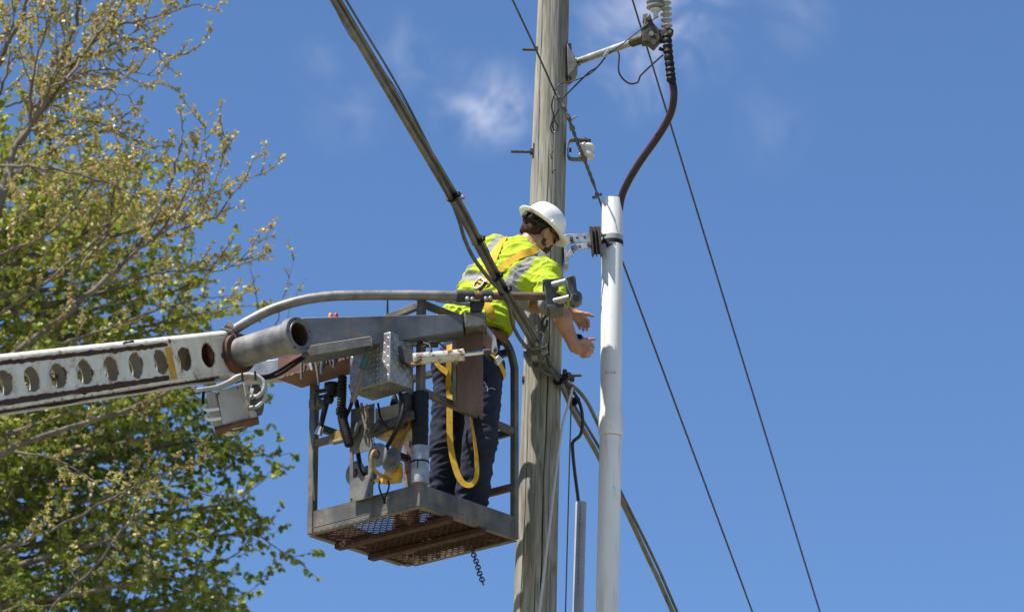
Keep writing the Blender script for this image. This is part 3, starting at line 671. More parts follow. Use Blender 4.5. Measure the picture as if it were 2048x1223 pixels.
# black foam sleeve and grey wrap on the front corner post
m = MB(); pts = [BK(c, c, z) for z in np.linspace(.335, .64, 22)]; m.tube(pts, [.044 + .003 * noise.noise(p * 40) for p in pts], 20); m.build('foam_sleeve', rubber, bk)
m = MB(); m.tube([BK(c, c, z) for z in np.linspace(.128, .335, 8)], .0475, 20, prof=lambda a: 1); m.build('post_wrap', galv, bk)
m = MB(); m.tube([BK(c, c, .243), BK(c, c, .252)], .050, 20); m.bar(BK(c, c, .25) - Y * .05 - X * .01, BK(c, c, .2) - Y * .055 - X * .014, .004, .004); m.build('zip_tie', rubber, bk)

# grey control panel plate on the left-front side (with slot)
m = MB(); b_ = -.03; pts_o = [(699, 1004), (745, 993), (750, 880), (748, 806), (704, 818), (699, 880)]
outer = [(699, 1004), (745, 993), (748, 880), (748, 806), (702, 818), (699, 880)]
for quad in ([(699, 1004), (745, 993), (746, 946), (699, 958)], [(699, 958), (706, 956), (706, 907), (699, 909)], [(736, 949), (746, 946), (747, 897), (736, 900)], [(699, 909), (747, 897), (748, 806), (702, 818)]):
    m.prism([PB(x, y, b_) for x, y in quad], V * .006)
pl = m.build('control_plate', galv_dull, bk, bevel=.0008)
m = MB()
for (x, y) in ((703, 998), (738, 989), (742, 960), (741, 818), (707, 826)): m.tube([PB(x, y, b_ - .004), PB(x, y, b_)], .006, 10)
m.build('plate_screw', dark_steel, pl)
set_props(bk)

# reels
def reel(cx, cy, b0_, b1_, r, drum, label, hub=True):
    p0, p1 = PB(cx, cy, b0_), None
    ax = V; L = b1_ - b0_
    t_ = thing('cable_reel', label, 'reel', p0, 'grey reels hung on the bucket side')
    m = MB(); m.lathe(p0, ax, [(0, r * .3), (.0005, r * .92), (.003, r), (.008, r), (.012, r * .9), (.014, drum)], 36); m.build('flange', reel_grey, t_)
    m = MB(); m.lathe(p0 + ax * .012, ax, [(0, drum), (L - .02, drum)], 28); m.build('drum', reel_grey, t_)
    m = MB(); m.lathe(p0 + ax * (L - .014), ax, [(0, drum), (.002, r * .9), (.006, r), (.011, r), (.014, r * .3)], 36); m.build('flange', reel_grey, t_)
    m = MB(); m.lathe(p0 - ax * .012, ax, [(0, .008), (.003, .02), (.013, .024)], 18); m.build('hub', dark_steel, t_)
    return t_
reel(754, 909, -.17, -.05, .066, .034, 'larger grey reel with a bent crank beside the front corner post')
reel(709, 945, .05, .16, .068, .04, 'grey reel half hidden behind the slotted plate')
m = MB(); m.tube(cr(PX((752, 906, -.70), (748, 902, -.735), (743, 914, -.745), (745, 932, -.74), (756, 946, -.73), (772, 954, -.70), (782, 957, -.66)), 8), [.011] * 49, 14); set_props(m.build('crank', yellow_cast), 'worn brass coloured bent crank on the larger reel', 'crank')
gd_ = thing('reel_guard', 'chipped yellow guard plate behind the larger reel', 'guard', BK(.16, -.05, .13))
m = MB(); b_ = -.03; m.prism([PB(x, y, b_) for x, y in ((766, 966), (744, 961), (764, 948), (788, 918), (797, 922), (799, 946), (795, 962))], V * .035); m.build('guard_plate', yellow_paint, gd_, bevel=.004)
m = MB(); m.prism([PB(x, y, -.01) for x, y in ((783, 904), (779, 880), (788, 858), (801, 862), (802, 878), (794, 906))], V * .03); m.prism([PB(x, y, -.02) for x, y in ((766, 862), (772, 848), (818, 836), (818, 852), (806, 862), (800, 876), (770, 872))], V * .04)
m.tube([PB(770, 868, -.04), PB(788, 862, -.04)], .016, 12); m.build('pump_bracket', yellow_cast, gd_, bevel=.005)
m = MB(); m.tube(cr([PB(x, y, -.04) for x, y in ((760, 960), (758, 972), (764, 990), (769, 1000), (772, 990), (778, 972), (776, 960))]), .005, 8); m.cbox(PB(769, 1003, -.04), X * .007, Y * .005, Z * .01); set_props(m.build('zip_tie', rubber), 'long black zip tie hanging in a loop below the larger reel', 'zip tie')
# white valve box inside
wb = thing('valve_box', 'white enamelled box inside the bucket behind the reels', 'box', PB(780, 900, .12))
m = MB(); q = [PB(x, y, .10) for x, y in ((751, 872), (822, 893), (822, 838), (790, 812), (750, 818))]; m.prism([PB(750, 876, .10), PB(818, 858, .10), PB(818, 802, .10), PB(750, 816, .10)], V * .16); m.build('box_body', white_box, wb, bevel=.004)
m = MB()
prof = [(0, .036)]
for i in range(6): prof += [(.004 + i * .013, .036 - i * .003), (.009 + i * .013, .031 - i * .003), (.013 + i * .013, .031 - i * .003)]
m.lathe(PB(789, 823, .16), Z, prof + [(.10, .008), (.16, .008)], 22); jo = m.build('joystick_boot', rubber); set_props(jo, 'black ribbed rubber joystick boot on top of the white box', 'joystick')
# brown dirty lever arms / rail clamps across the left-front mid rail
m = MB(); m.bar(PB(740, 866, -.06), PB(826, 828, -.06), .03, .05); m.tube([PB(745, 862, -.075), PB(762, 842, -.075)], .018, 10); set_props(m.build('control_lever', dark_steel, bevel=.006), 'dark greasy control lever across the bucket rail above the yellow bracket', 'lever')
m = MB(); m.prism([PB(x, y, -.05) for x, y in ((655, 885), (667, 860), (684, 856), (700, 868), (686, 878), (672, 882))], V * .05); set_props(m.build('rail_clamp', yellow_cast, bevel=.008), 'rusty yellow clamp on the bucket mid rail beside the black ribbed hose', 'clamp')
m = MB(); m.tube(cr([PB(x, y, -.05) for x, y in ((668, 884), (692, 878), (708, 868), (716, 850), (724, 842))]), .014, 10); set_props(m.build('bent_arm', galv_dull), 'bent grey arm rising from the rail clamp to the grey plate', 'bracket')
# frayed rope
rp = random.Random(5)
m = MB()
for k, (x, y0, y1) in enumerate(((722, 806, 848), (728, 812, 872), (733, 808, 858), (738, 810, 846))):
    m.tube(cr([PB(x + rp.uniform(-3, 3), y0 + (y1 - y0) * i / 4, -.06 - .01 * k) for i in range(5)]), [.008 - .0009 * (i // 4) for i in range(17)], 7)
set_props(m.build('frayed_rope', rope_dirty), 'dirty frayed rope ends hanging over the grey plate', 'rope')
# corrugated hose
hp = cr([PB(x, y, -.10) for x, y in ((685, 752), (684, 790), (683, 822), (687, 848), (694, 872), (699, 890))], 12)
m = MB(); m.tube(hp, [.0225 + (.004 if i % 2 else 0) for i in range(len(hp))], 16); m.tube([hp[22], hp[26]], .031, 16); set_props(m.build('corrugated_hose', rubber, ang=20), 'black corrugated hose hanging under the brown tool tray', 'hose')
# hydraulic T handle / ratchet wrench
rw = thing('ratchet_wrench', 'black ratchet wrench with bright socket hanging at the left bucket post', 'wrench', PB(640, 865, -.10))
m = MB(); m.tube([PB(656, 788, -.10), PB(650, 815, -.10), PB(641, 856, -.10)], [.020, .017, .013], 14); m.lathe(PB(655, 797, -.115), V, [(0, .016), (.004, .024), (.026, .024), (.03, .016)], 18); m.build('handle', rubber, rw)
m = MB(); m.tube([PB(642, 852, -.10), PB(638, 862, -.10), PB(636, 869, -.10)], [.015, .02, .023], 16); m.build('socket', chrome, rw)
tv = thing('tee_valve', 'black tee shaped valve hanging below the brown tool tray', 'valve', PB(658, 780, -.09))
m = MB(); m.tube([PB(634, 783, -.09), PB(686, 774, -.09)], .012, 12); m.tube([PB(640, 793, -.085), PB(686, 786, -.085)], .010, 12); m.build('handle', rubber, tv)
m = MB(); m.lathe(PB(664, 793, -.09), Z, [(0, .018), (.006, .03), (.045, .034), (.055, .044), (.075, .044), (.08, .02)], 20); m.build('valve_body', rubber, tv)
m = MB(); m.cbox(PB(630, 808, -.03), U * .022, V * .03, Z * .028); m.cbox(PB(641, 806, -.02), U * .016, V * .03, Z * .022); set_props(m.build('post_clamp', galv_dull, bevel=.006), 'grey box clamp on the left bucket post under the tool tray', 'clamp')

# tool tray (brown, open on top) and diamond plate box
tr = thing('tool_tray', 'long rusty brown tool tray hung on the left side of the bucket', 'tray', BK(.6, -.12, .845))
a0, a1, b0t, b1t, z0, z1 = .345, .868, -.205, -.012, .845, 1.005
m = MB(); w_ = .008
m.box(BK(a0, b0t, z0), U * (a1 - a0), V * (b1t - b0t), Z * w_)
m.box(BK(a0, b0t, z0 + w_), U * (a1 - a0), V * w_, Z * (z1 - z0)); m.box(BK(a0, b1t - w_, z0 + w_), U * (a1 - a0), V * w_, Z * (z1 - z0))
m.box(BK(a0, b0t + w_, z0 + w_), U * w_, V * (b1t - b0t - 2 * w_), Z * (z1 - z0)); m.box(BK(a1 - w_, b0t + w_, z0 + w_), U * w_, V * (b1t - b0t - 2 * w_), Z * (z1 - z0))
m.build('tray_body', mat('red brown wood grain tray', (.165, .075, .052), (.085, .04, .03), 7, stretch=(.6, .6, 3), rough=.75, bump=.25, spots=((.035, .022, .018), 7, .64)), tr, bevel=.002)
m = MB()
rj = random.Random(9)
for i in range(40):
    a_ = a0 + (a1 - a0) * i / 40; m.cbox(BK(a_, b0t - .002, z0 + .003 + rj.uniform(0, .006)), U * .006, V * .002, Z * (.002 + rj.random() * .004))
m.build('torn_edge', wood_handle, tr)
dp = thing('diamond_plate_box', 'bright diamond plate metal box beside the front corner post', 'box', BK(.19, -.11, .653))
a0, a1, b0d, b1d, z0, z1 = .045, .338, -.20, -.012, .655, .935
m = MB(); m.box(BK(a0, b0d, z0), U * (a1 - a0), V * (b1d - b0d), Z * (z1 - z0)); m.build('box_body', aluminium, dp, bevel=.004)
m = MB(); rd = random.Random(4); tn = 0
def loz(c, e1, e2, nv, l=.0105, w=.003, h=.0022):
    m.add([c - e1 * l, c - e2 * w, c + e1 * l, c + e2 * w, c + nv * h], [(0, 1, 4), (1, 2, 4), (2, 3, 4), (3, 0, 4)])
st_ = .026
for i in range(int((a1 - a0) / st_)):
    for j in range(int((z1 - z0) / st_)):
        s_ = 1 if (i + j) % 2 else -1; e1 = (U + Z * s_).normalized(); e2 = (U * -s_ + Z).normalized()
        loz(BK(a0 + (i + .5) * st_, b0d - .0004, z0 + (j + .5) * st_), e1, e2, -V)
for i in range(int((b1d - b0d) / st_)):
    for j in range(int((z1 - z0) / st_)):
        s_ = 1 if (i + j) % 2 else -1; e1 = (V + Z * s_).normalized(); e2 = (V * -s_ + Z).normalized()
        loz(BK(a0 - .0004, b0d + (i + .5) * st_, z0 + (j + .5) * st_), e1, e2, -U)
for i in range(int((a1 - a0) / st_)):
    for j in range(int((b1d - b0d) / st_)):
        s_ = 1 if (i + j) % 2 else -1; e1 = (U + V * s_).normalized(); e2 = (U * -s_ + V).normalized()
        loz(BK(a0 + (i + .5) * st_, b0d + (j + .5) * st_, z0 - .0004), e1, e2, -Z)
m.build('tread_pattern', mat('painted tread highlights', (.44, .435, .42), (.34, .335, .32), 20, rough=.36, metal=.7, bump=0), dp, flat=True)  # highlights painted in: treads paler than the box so they show in even light
# tools hanging in front of the tray
def tool(name, label, pts, r, mt, cat='tool', tip=None, tipm=galv, d=-.23):
    t_ = thing(name, label, cat, PB(pts[-1][0], pts[-1][1], d), 'hand tools hanging at the tool tray')
    P = [PB(x, y, d) for x, y in pts]; m = MB(); m.tube(P, r, 12); m.build('handle', mt, t_)
    if tip: m = MB(); m.tube([PB(x, y, d) for x, y in tip[0]], tip[1], 10); m.build('shank', tipm, t_)
    return t_
tool('punch', 'plain dark punch hanging leftmost at the brown tray', [(603, 715), (603, 735), (603, 758)], [.008, .0085, .007], galv_dull, 'punch')
tool('chisel', 'pale grey chisel with a rounded end hanging at the brown tray', [(617, 712), (621, 728), (624, 740)], [.010, .011, .008], galv, 'chisel')
tool('spike', 'longest thin dark spike hanging below the brown tray', [(630, 710), (634, 740), (637, 770)], [.008, .0075, .003], galv_dull, 'spike')
tool('pliers', 'pliers with blue grey grips hanging at the brown tray', [(648, 712), (645, 730), (643, 748)], [.013, .015, .008], blue_grip, 'pliers', ([(648, 700), (648, 714)], [.012, .010]))
tool('screwdriver', 'screwdriver with dark grip right of the blue grey pliers', [(657, 708), (660, 722), (663, 734)], [.009, .009, .005], dark_steel, 'screwdriver')
tool('spanner', 'bright metal spanner hanging at the middle of the brown tray', [(666, 712), (668, 725), (667, 736)], [.008, .006, .005], chrome, 'spanner', ([(664, 704), (666, 713)], [.015, .013]), chrome)
tool('screwdriver', 'slim steel driver hanging nearest the green handled hammer', [(689, 706), (691, 718), (692, 728)], [.006, .006, .005], galv_dull, 'screwdriver')
hm = thing('hammer', 'hammer with faded green upper grip and worn brown handle hanging slantwise', 'hammer', PB(707, 803, -.27))
m = MB(); m.tube(cr([PB(x, y, -.27) for x, y in ((737, 694), (734, 706), (729, 725), (725, 738))]), [.008 + .0012 * i / 2 for i in range(25)], 12); m.build('grip', green_grip, hm)
m = MB(); m.tube(cr([PB(x, y, -.27) for x, y in ((725, 738), (718, 764), (711, 786), (705, 804))]), [.0105 + .0003 * i for i in range(25)], 12); m.build('handle', wood_handle, hm)
# screwdriver tops above the beam
for (x, mt, lb) in ((661, amber_pl, 'amber screwdriver handle top peeping above the beam'), (672, red_pl, 'red screwdriver handle top peeping above the beam')):
    m = MB(); p = PB(x, 627, -.12); m.tube([p - Z * .22, p - Z * .006, p, p + Z * .003], [.011, .012, .010, .006], 12); set_props(m.build('screwdriver', mt), lb, 'screwdriver')
m = MB(); m.tube([PB(775, 720, .02), PB(775, 640, .02), PB(775, 598, .02)], [.007, .007, .0045], 8); set_props(m.build('rod_antenna', rubber), 'thin black rod standing upright above the beam', 'rod')
# chain
ch = thing('chain', 'short dark steel chain dangling under the bucket floor', 'chain', W(941, 1095, .15))
c0_, c1_ = W(941, 1086, .15), W(966, 1166, .13); n_ = 13; ct = (c1_ - c0_)
for i in range(n_):
    m = MB(); q0 = c0_ + ct * (i / n_); dr = (ct.normalized() + X * .12 * math.sin(i * 1.3)).normalized(); sd = (X if i % 2 else Y); sd = (sd - dr * sd.dot(dr)).normalized()
    L_ = ct.length / n_ * 1.42; pts = [q0 + dr * (L_ / 2 + (L_ / 2 - .011 if math.cos(a) > 0 else -(L_ / 2 - .011)) + math.cos(a) * .011) + sd * math.sin(a) * .0125 for a in np.linspace(0, 2 * math.pi, 17)]
    m.tube(pts, .0038, 8, cap=False); m.build('link', dark_steel, ch)

# ------------------------------------------------------------------ lifting boom
B0, B1 = W(462, 705, -.62), W(0, 766, -2.25)
e = (B0 - B1).normalized(); sideV = Vector((-e.y, e.x, 0)).normalized()
if sideV.y < 0: sideV = -sideV
upB = sideV.cross(e)
if upB.z < 0: upB = -upB
LB = (B0 - B1).length; LT = LB * 2.6
bo = thing('lift_boom', 'white rust streaked lifting boom pierced by a row of round holes', 'boom', B1 + (B1 - B0))
def bm_s(px):   # distance back from the tip for a pixel column on the boom axis
    r = ray(px, 705 + (462 - px) / 462 * 61); n = sideV; h_ = CAM + r * ((B0 - CAM).dot(n) / r.dot(n)); return (B0 - h_).dot(e)
def BP(s, t, w): return B0 - e * s + upB * t + sideV * w   # s back along boom, t up, w away
def ht(s): return .095 + .017 * s / LB      # half height of flat face
def cr_(s): return .028 + .004 * s / LB
BW = .235
def punched(mb, s0, s1, holes, r, w0, th, tsc=1.0):
    hs_ = sorted(holes); edges = [s0] + [(p + q) / 2 for p, q in zip(hs_, hs_[1:])] + [s1]
    wear = []
    for hc, l0, l1 in zip(hs_, edges, edges[1:]):
        corners = [math.atan2(tt * ht(ss), ss - hc) for ss in (l0, l1) for tt in (-tsc, tsc)]
        angs = sorted([-math.pi + 2 * math.pi * i / 40 + .01 for i in range(40)] + corners); O = []; I = []; M_ = []
        for a in angs:
            ca, sa = math.cos(a), math.sin(a); k = 1e9
            if ca > 1e-6: k = min(k, (l1 - hc) / ca)
            if ca < -1e-6: k = min(k, (l0 - hc) / ca)
            if abs(sa) > 1e-6:
                # face height tapers a little: iterate
                kk = ht(hc) * tsc / abs(sa)
                for _ in range(4): kk = ht(min(max(hc + ca * kk, l0), l1)) * tsc / abs(sa)
                k = min(k, kk)
            O.append((hc + ca * k, sa * k)); I.append((hc + ca * r, sa * r)); k2 = r + min(.012, (k - r) * .5); M_.append((hc + ca * k2, sa * k2))
        n = len(angs); vs = []
        for ww in (w0, w0 + th):
            for ring in (O, M_, I): vs += [BP(s_, t_, ww) for s_, t_ in ring]
        fs = []
        for i in range(n):
            j = (i + 1) % n
            fs += [(i, j, n + j, n + i), (n + i, n + j, 2 * n + j, 2 * n + i), (3 * n + j, 3 * n + i, 4 * n + i, 4 * n + j), (4 * n + j, 4 * n + i, 5 * n + i, 5 * n + j), (2 * n + i, 2 * n + j, 5 * n + j, 5 * n + i)]
        mb.add(vs, fs); wear += [0] * n + [.25] * n + [1] * n + [0] * n + [.25] * n + [1] * n
    mb.a['wear'] = mb.a.get('wear', []) + wear
hpx = [417, 370, 322, 272, 222, 170, 117, 64, 10]
holes = [bm_s(p) for p in hpx]; stp = holes[-1] - holes[-2]
while holes[-1] + stp < LT - .1: holes.append(holes[-1] + stp)
m = MB(); punched(m, -.03, LT, holes, .064, 0, .007); m.build('near_side_plate', white_paint, bo, ang=30)
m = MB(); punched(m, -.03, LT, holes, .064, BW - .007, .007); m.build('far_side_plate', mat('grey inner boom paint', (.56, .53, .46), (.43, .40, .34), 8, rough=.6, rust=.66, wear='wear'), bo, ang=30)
def boom_cap(sgn, name, mt):
    m = MB(); prof = []
    for i in range(9):
        a = math.pi / 2 * i / 8; prof.append((1 - math.cos(a), math.sin(a)))
    ns = 40; vs = []; fs = []
    ring = lambda s: [BP(s, sgn * (ht(s) + cr_(s) * y_), cr_(s) * 1.3 * x_) for x_, y_ in prof] + [BP(s, sgn * (ht(s) + cr_(s) * y_), BW - cr_(s) * 1.3 * x_) for x_, y_ in reversed(prof)]
    for i in range(ns + 1): vs += ring(-.03 + (LT + .03) * i / ns)
    n = 18
    for i in range(ns):
        for k in range(n - 1): fs.append((i * n + k, i * n + k + 1, (i + 1) * n + k + 1, (i + 1) * n + k))
    m.add(vs, fs); o = m.build(name, mt, bo); sm = o.modifiers.new('thickness', 'SOLIDIFY'); sm.thickness = .006; sm.offset = 0; return o
boom_cap(1, 'top_plate', white_paint); boom_cap(-1, 'bottom_plate', white_paint)
# end plate inside the tip
m = MB(); m.box(BP(-.02, -ht(0), .008), sideV * (BW - .016), upB * 2 * ht(0), e * .012); m.box(BP(.17, -ht(0), .012), sideV * .02, upB * 2 * ht(0), e * .16); m.build('end_plate', rust_m, bo)
# ragged strips of bare rusty steel along both edges of the near face
rr_ = random.Random(2)
def ragged(s0, s1, tc_, h_, name, mt, w=-.0035, amp=.010, n=160):
    m = MB(); top = []; bot = []
    for i in range(n + 1):
        s = s0 + (s1 - s0) * i / n; f = .5 + .5 * noise.noise(Vector((s * 6, tc_ * 3, 1))) ; tcc = tc_ * ht(s)
        hh = h_ * (1 + .55 * noise.noise(Vector((s * 2.2, tc_, 5))) + .35 * noise.noise(Vector((s * 9, tc_, 3))))
        ea = min(1, min(i, n - i) / 2 + .4)
        top.append((s, tcc + hh * .5 * ea + amp * noise.noise(Vector((s * 40, tc_, 2))))); bot.append((s, tcc - hh * .5 * ea - amp * 1.5 * max(0, noise.noise(Vector((s * 30, tc_, 7))))))
    vs = []
    for w_ in (w, .0005):
        vs += [BP(s, t_, w_) for s, t_ in top] + [BP(s, t_, w_) for s, t_ in bot]
    k = n + 1; fs = []
    for i in range(n):
        fs += [(i, i + 1, k + i + 1, k + i), (i, 2 * k + i, 2 * k + i + 1, i + 1), (k + i, k + i + 1, 3 * k + i + 1, 3 * k + i)]
    fs += [(0, k, 3 * k, 2 * k), (n, 2 * k + n, 3 * k + n, k + n)]
    m.add(vs, fs); return m.build(name, mt, bo)
s_y = bm_s(334); rust_strip = mat('dark brown bare steel', (.085, .036, .02), (.04, .019, .012), 20, rough=.85, bump=.3)
ragged(s_y - .03, LT - .02, .88, .020, 'rust_strip', rust_strip); ragged(s_y + .01, LT - .02, -.86, .027, 'rust_strip', rust_strip)
ragged(s_y + .26, s_y + .36, 1.22, .012, 'rust_patch', rust_strip, .001); 
m = MB()
for i in range(26):
    s = .1 + i * .085 + rr_.uniform(-.02, .02); h_ = -1.0 - .25 * rr_.random()
    m.prism([BP(s, ht(s) * h_, .001), BP(s + .008 + .02 * rr_.random(), ht(s) * h_ - .002, .001), BP(s + .01, ht(s) * h_ - .004 - .006 * rr_.random(), .001)], -sideV * .002)
m.build('paint_chip', rust_m, bo)
# lower slide rail below the boom
m = MB(); a_, b_ = .18, LT - .05; m.hexa([BP(a_, -ht(a_) - cr_(a_) - .010, .012), BP(b_, -ht(b_) - cr_(b_) - .010, .012), BP(b_, -ht(b_) - cr_(b_) - .010, .19), BP(a_, -ht(a_) - cr_(a_) - .010, .19), BP(a_, -ht(a_) - cr_(a_) + .006, .012), BP(b_, -ht(b_) - cr_(b_) + .006, .012), BP(b_, -ht(b_) - cr_(b_) + .006, .19), BP(a_, -ht(a_) - cr_(a_) + .006, .19)]); m.build('slide_rail', rust_dark, bo, bevel=.003)
ragged(.15, LT - .05, -1.235, .013, 'rust_strip', rust_strip, .0065, .008)
m = MB(); m.tube([BP(s, -ht(s) - .040, .018 + .006 * math.sin(s * 9)) for s in np.linspace(.02, LT - .05, 40)], .009, 8); m.build('hydraulic_line', white_box, bo)
# yellow band
m = MB(); m.prism([BP(s_y - .004, ht(s_y) * .70, -.002), BP(s_y - .056, ht(s_y) * .72, -.002), BP(s_y - .064, -ht(s_y) * .98, -.002), BP(s_y - .004, -ht(s_y) * .98, -.002)], sideV * .0015)
m.prism([BP(s_y + .005, ht(s_y) * 1.20, .004), BP(s_y - .022, ht(s_y) * 1.18, .004), BP(s_y - .036, ht(s_y) * .95, -.001), BP(s_y - .018, ht(s_y) * .95, -.001)], sideV * .002); m.build('yellow_band', yellow_paint, bo)
# tip fasteners
m = MB()
for (x, y) in ((454, 683), (446, 711), (464, 734)):
    p = hit(x, y, sideV, (B0 - F).dot(sideV) - .002); m.lathe(p, -sideV, [(0, .017), (.006, .016), (.010, .010), (.018, .009)], 14)
m.build('tip_bolt', dark_steel, bo)
m = MB(); p = BP(.005, ht(0) * .78, -.002); m.bar(BP(.045, ht(0) * .78, -.001), BP(.035, -ht(0) * .78, -.001), .005, .003); m.bar(BP(.055, ht(0) * .82, -.001), BP(.14, ht(0) * .80, -.001), .004, .003); m.build('weld_seam', mat('grey weld bead', (.48, .47, .44), rough=.6), bo)
# pipe stub from the tip with flange
P0, P1 = W(478, 706, -.62), W(597, 669, -.92)
pa = (P1 - P0).normalized()
m = MB(); m.tube([P0 - pa * .03, P0 + pa * .015, P0 + pa * .02], [.108, .108, .088], 32); m.build('rusty_collar', rust_m, bo)
m = MB(); m.tube([P0 + pa * .02, P1 - pa * .05], .082, 36, cap=False); m.build('tip_pipe', tube_grey, bo)
m = MB(); ri = .064; ro = .098
m.lathe(P1, pa, [(-.14, ri), (.010, ri), (.012, ri + .002), (.012, ri + .010), (.004, ri + .012), (.004, ro - .003), (.001, ro), (-.045, ro), (-.048, ro - .003), (-.05, .082)], 44, cap=False); m.build('flange', tube_grey, bo, ang=30)
m = MB(); m.lathe(P1, pa, [(-.14, .01), (-.138, .0625), (.0, .0632)], 40, cap=False); m.build('bore', rust_dark, bo)
m = MB()
for k in range(5):
    an = 1.3 + k * 1.2; a_ = pa.orthogonal().normalized(); b_ = pa.cross(a_); q = P1 + (a_ * math.cos(an) + b_ * math.sin(an)) * .086
    m.tube([q, q + pa * .008], .006, 8)
m.build('flange_bolt', dark_steel, bo)
# swing beam
def quadbeam(mb, q0, q1, th):   # q: (xtop,ytop,xbot,ybot,d)
    c_ = []
    for (xt, yt, xb, yb, d) in (q0, q1): c_ += [W(xb, yb, d), W(xt, yt, d)]
    a, b, c2, d2 = c_[0], c_[1], c_[2], c_[3]
    mb.hexa([a, c2, c2 + Y * th, a + Y * th, b, d2, d2 + Y * th, b + Y * th])
m = MB(); quadbeam(m, (603, 634, 603, 711, -.80), (927, 627, 927, 661, -.56), .14); m.build('swing_beam', beam_blue, bo, bevel=.006)
m = MB(); quadbeam(m, (928, 624, 930, 654, -.575), (972, 623, 972, 650, -.55), .15); m.build('beam_end_block', galv_dull, bo, bevel=.006)
m = MB(); m.prism(PX((681, 656, -.705), (684, 655, -.705), (699, 672, -.695), (700, 676, -.695), (693, 678, -.70), (686, 668, -.705)), Y * .01); m.build('rust_patch', mat('orange rust', (.22, .075, .02), (.14, .05, .02), 30, rough=.9), bo)
m = MB(); m.prism(PX((612, 694, -.80), (741, 675, -.74), (744, 690, -.74), (614, 712, -.80)), Y * .006); m.prism(PX((612, 694, -.80), (741, 675, -.74), (741, 672, -.66), (612, 690, -.72)), Z * .006); m.prism(PX((741, 675, -.74), (745, 674, -.74), (745, 691, -.74), (741, 692, -.74)), Y * .05)
an_ = m.build('tool_angle_bracket', galv_dull, bo, bevel=.002)
# far arm seen under the pipe
m = MB(); quadbeam(m, (484, 726, 484, 762, .02), (610, 710, 610, 750, .02), .08); m.build('lower_link', galv, bo, bevel=.005)
# junction box and cables below the tip
jb = thing('junction_box', 'off white electrical junction box hanging under the boom tip', 'junction box', W(470, 845, -.72))
fx = (W(488, 766, -.64) - W(433, 776, -.80))
m = MB(); m.prism(PX((433, 782, -.80), (484, 766, -.66), (499, 834, -.66), (445, 848, -.80)), (X * .05 + Y * .10)); m.build('box_body', white_box, jb, bevel=.004)
m = MB(); m.prism(PX((411, 782, -.76), (430, 783, -.76), (446, 846, -.76), (444, 857, -.76), (428, 858, -.76), (424, 850, -.76)), (X * .06 + Y * .12)); m.build('side_housing', white_box, jb, bevel=.004)
m = MB(); m.prism(PX((486, 766, -.67), (500, 768, -.64), (512, 822, -.64), (515, 834, -.64), (500, 836, -.67)), Y * .12); m.build('cover_plate', white_box, jb, bevel=.003)
m = MB(); m.prism(PX((428, 853, -.80), (446, 849, -.80), (516, 832, -.66), (516, 836, -.66), (446, 855, -.80), (430, 859, -.80)), Y * .1); m.build('base_lip', rust_m, jb)
m = MB(); m.lathe(W(510, 800, -.6), (X + Y * -.3), [(0, .085), (.02, .085), (.03, .06)], 28); m.build('round_cover', galv_dull, jb)
m = MB()
for (x, y) in ((500, 793), (503, 814)): m.tube([W(x - 6, y + 2, -.70), W(x + 6, y, -.72)], .013, 10); m.tube([W(x + 6, y, -.72), W(x + 13, y - 2, -.73)], .010, 10)
m.build('cable_gland', galv, jb, bevel=.001)
m = MB()
for (x, y) in ((417, 817), (421, 836)): m.tube(cr(PX((x + 20, y, -.80), (x + 4, y + 2, -.82), (x - 6, y + 1, -.81), (x - 9, y - 4, -.79), (x - 6, y - 8, -.77))), .0095, 10)
m.build('white_hose_loop', pvc, jb)
m = MB(); m.tube(cr(PX((408, 778, -.74), (406, 800, -.75), (410, 822, -.75), (412, 838, -.75))), .008, 8); m.build('black_lead', rubber, jb)
m = MB()
for (x, y) in ((437, 787), (475, 775)): m.tube([W(x, y, -.83), W(x, y, -.72)], .006, 8)
m.build('box_screw', dark_steel, jb)
m = MB()
m.tube(cr(PX((512, 794, -.73), (522, 786, -.74), (529, 772, -.74), (526, 760, -.74), (514, 752, -.74), (496, 749, -.74), (476, 752, -.74), (455, 764, -.76), (430, 774, -.85), (392, 780, -1.0))), .0115, 12); set_props(m.build('flexible_conduit', mat('pale grey flexible conduit', (.42, .42, .40), (.32, .32, .30), 12, rough=.5)), 'outer pale conduit arching from the upper gland back under the boom', 'conduit', 'pale conduits at the junction box')
m = MB(); m.tube(cr(PX((514, 813, -.73), (527, 800, -.73), (531, 782, -.73), (524, 764, -.73), (505, 755, -.72), (480, 757, -.72), (458, 768, -.74), (430, 778, -.82))), .0105, 12)
set_props(m.build('flexible_conduit', MATS['pale grey flexible conduit']), 'inner pale conduit arching from the lower gland of the junction box', 'conduit', 'pale conduits at the junction box')
for k, (dy, lab) in enumerate(((0, 'upper black hydraulic hose running from the boom tip to the beam'), (8, 'lower black hydraulic hose running from the boom tip to the beam'))):
    wire('hydraulic_hose', lab, 'hose', PX((470, 756 + dy, -.60), (500, 750 + dy * .6, -.66), (530, 752 + dy * .5, -.72), (556, 742 + dy, -.74), (585, 724 + dy, -.76), (606, 712 + dy * .6, -.76), (622, 702, -.70)), .0085, rubber, 12, 'black hydraulic hoses below the boom tip')
for x, y, lb in ((484, 753, 'left black tie round the pale conduits above the junction box'), (510, 751, 'right black tie round the pale conduits above the junction box')):
    m = MB(); m.tube([W(x, y - 9, -.76), W(x + 1, y + 9, -.76)], .006, 8); set_props(m.build('cable_tie', rubber), lb, 'cable tie')

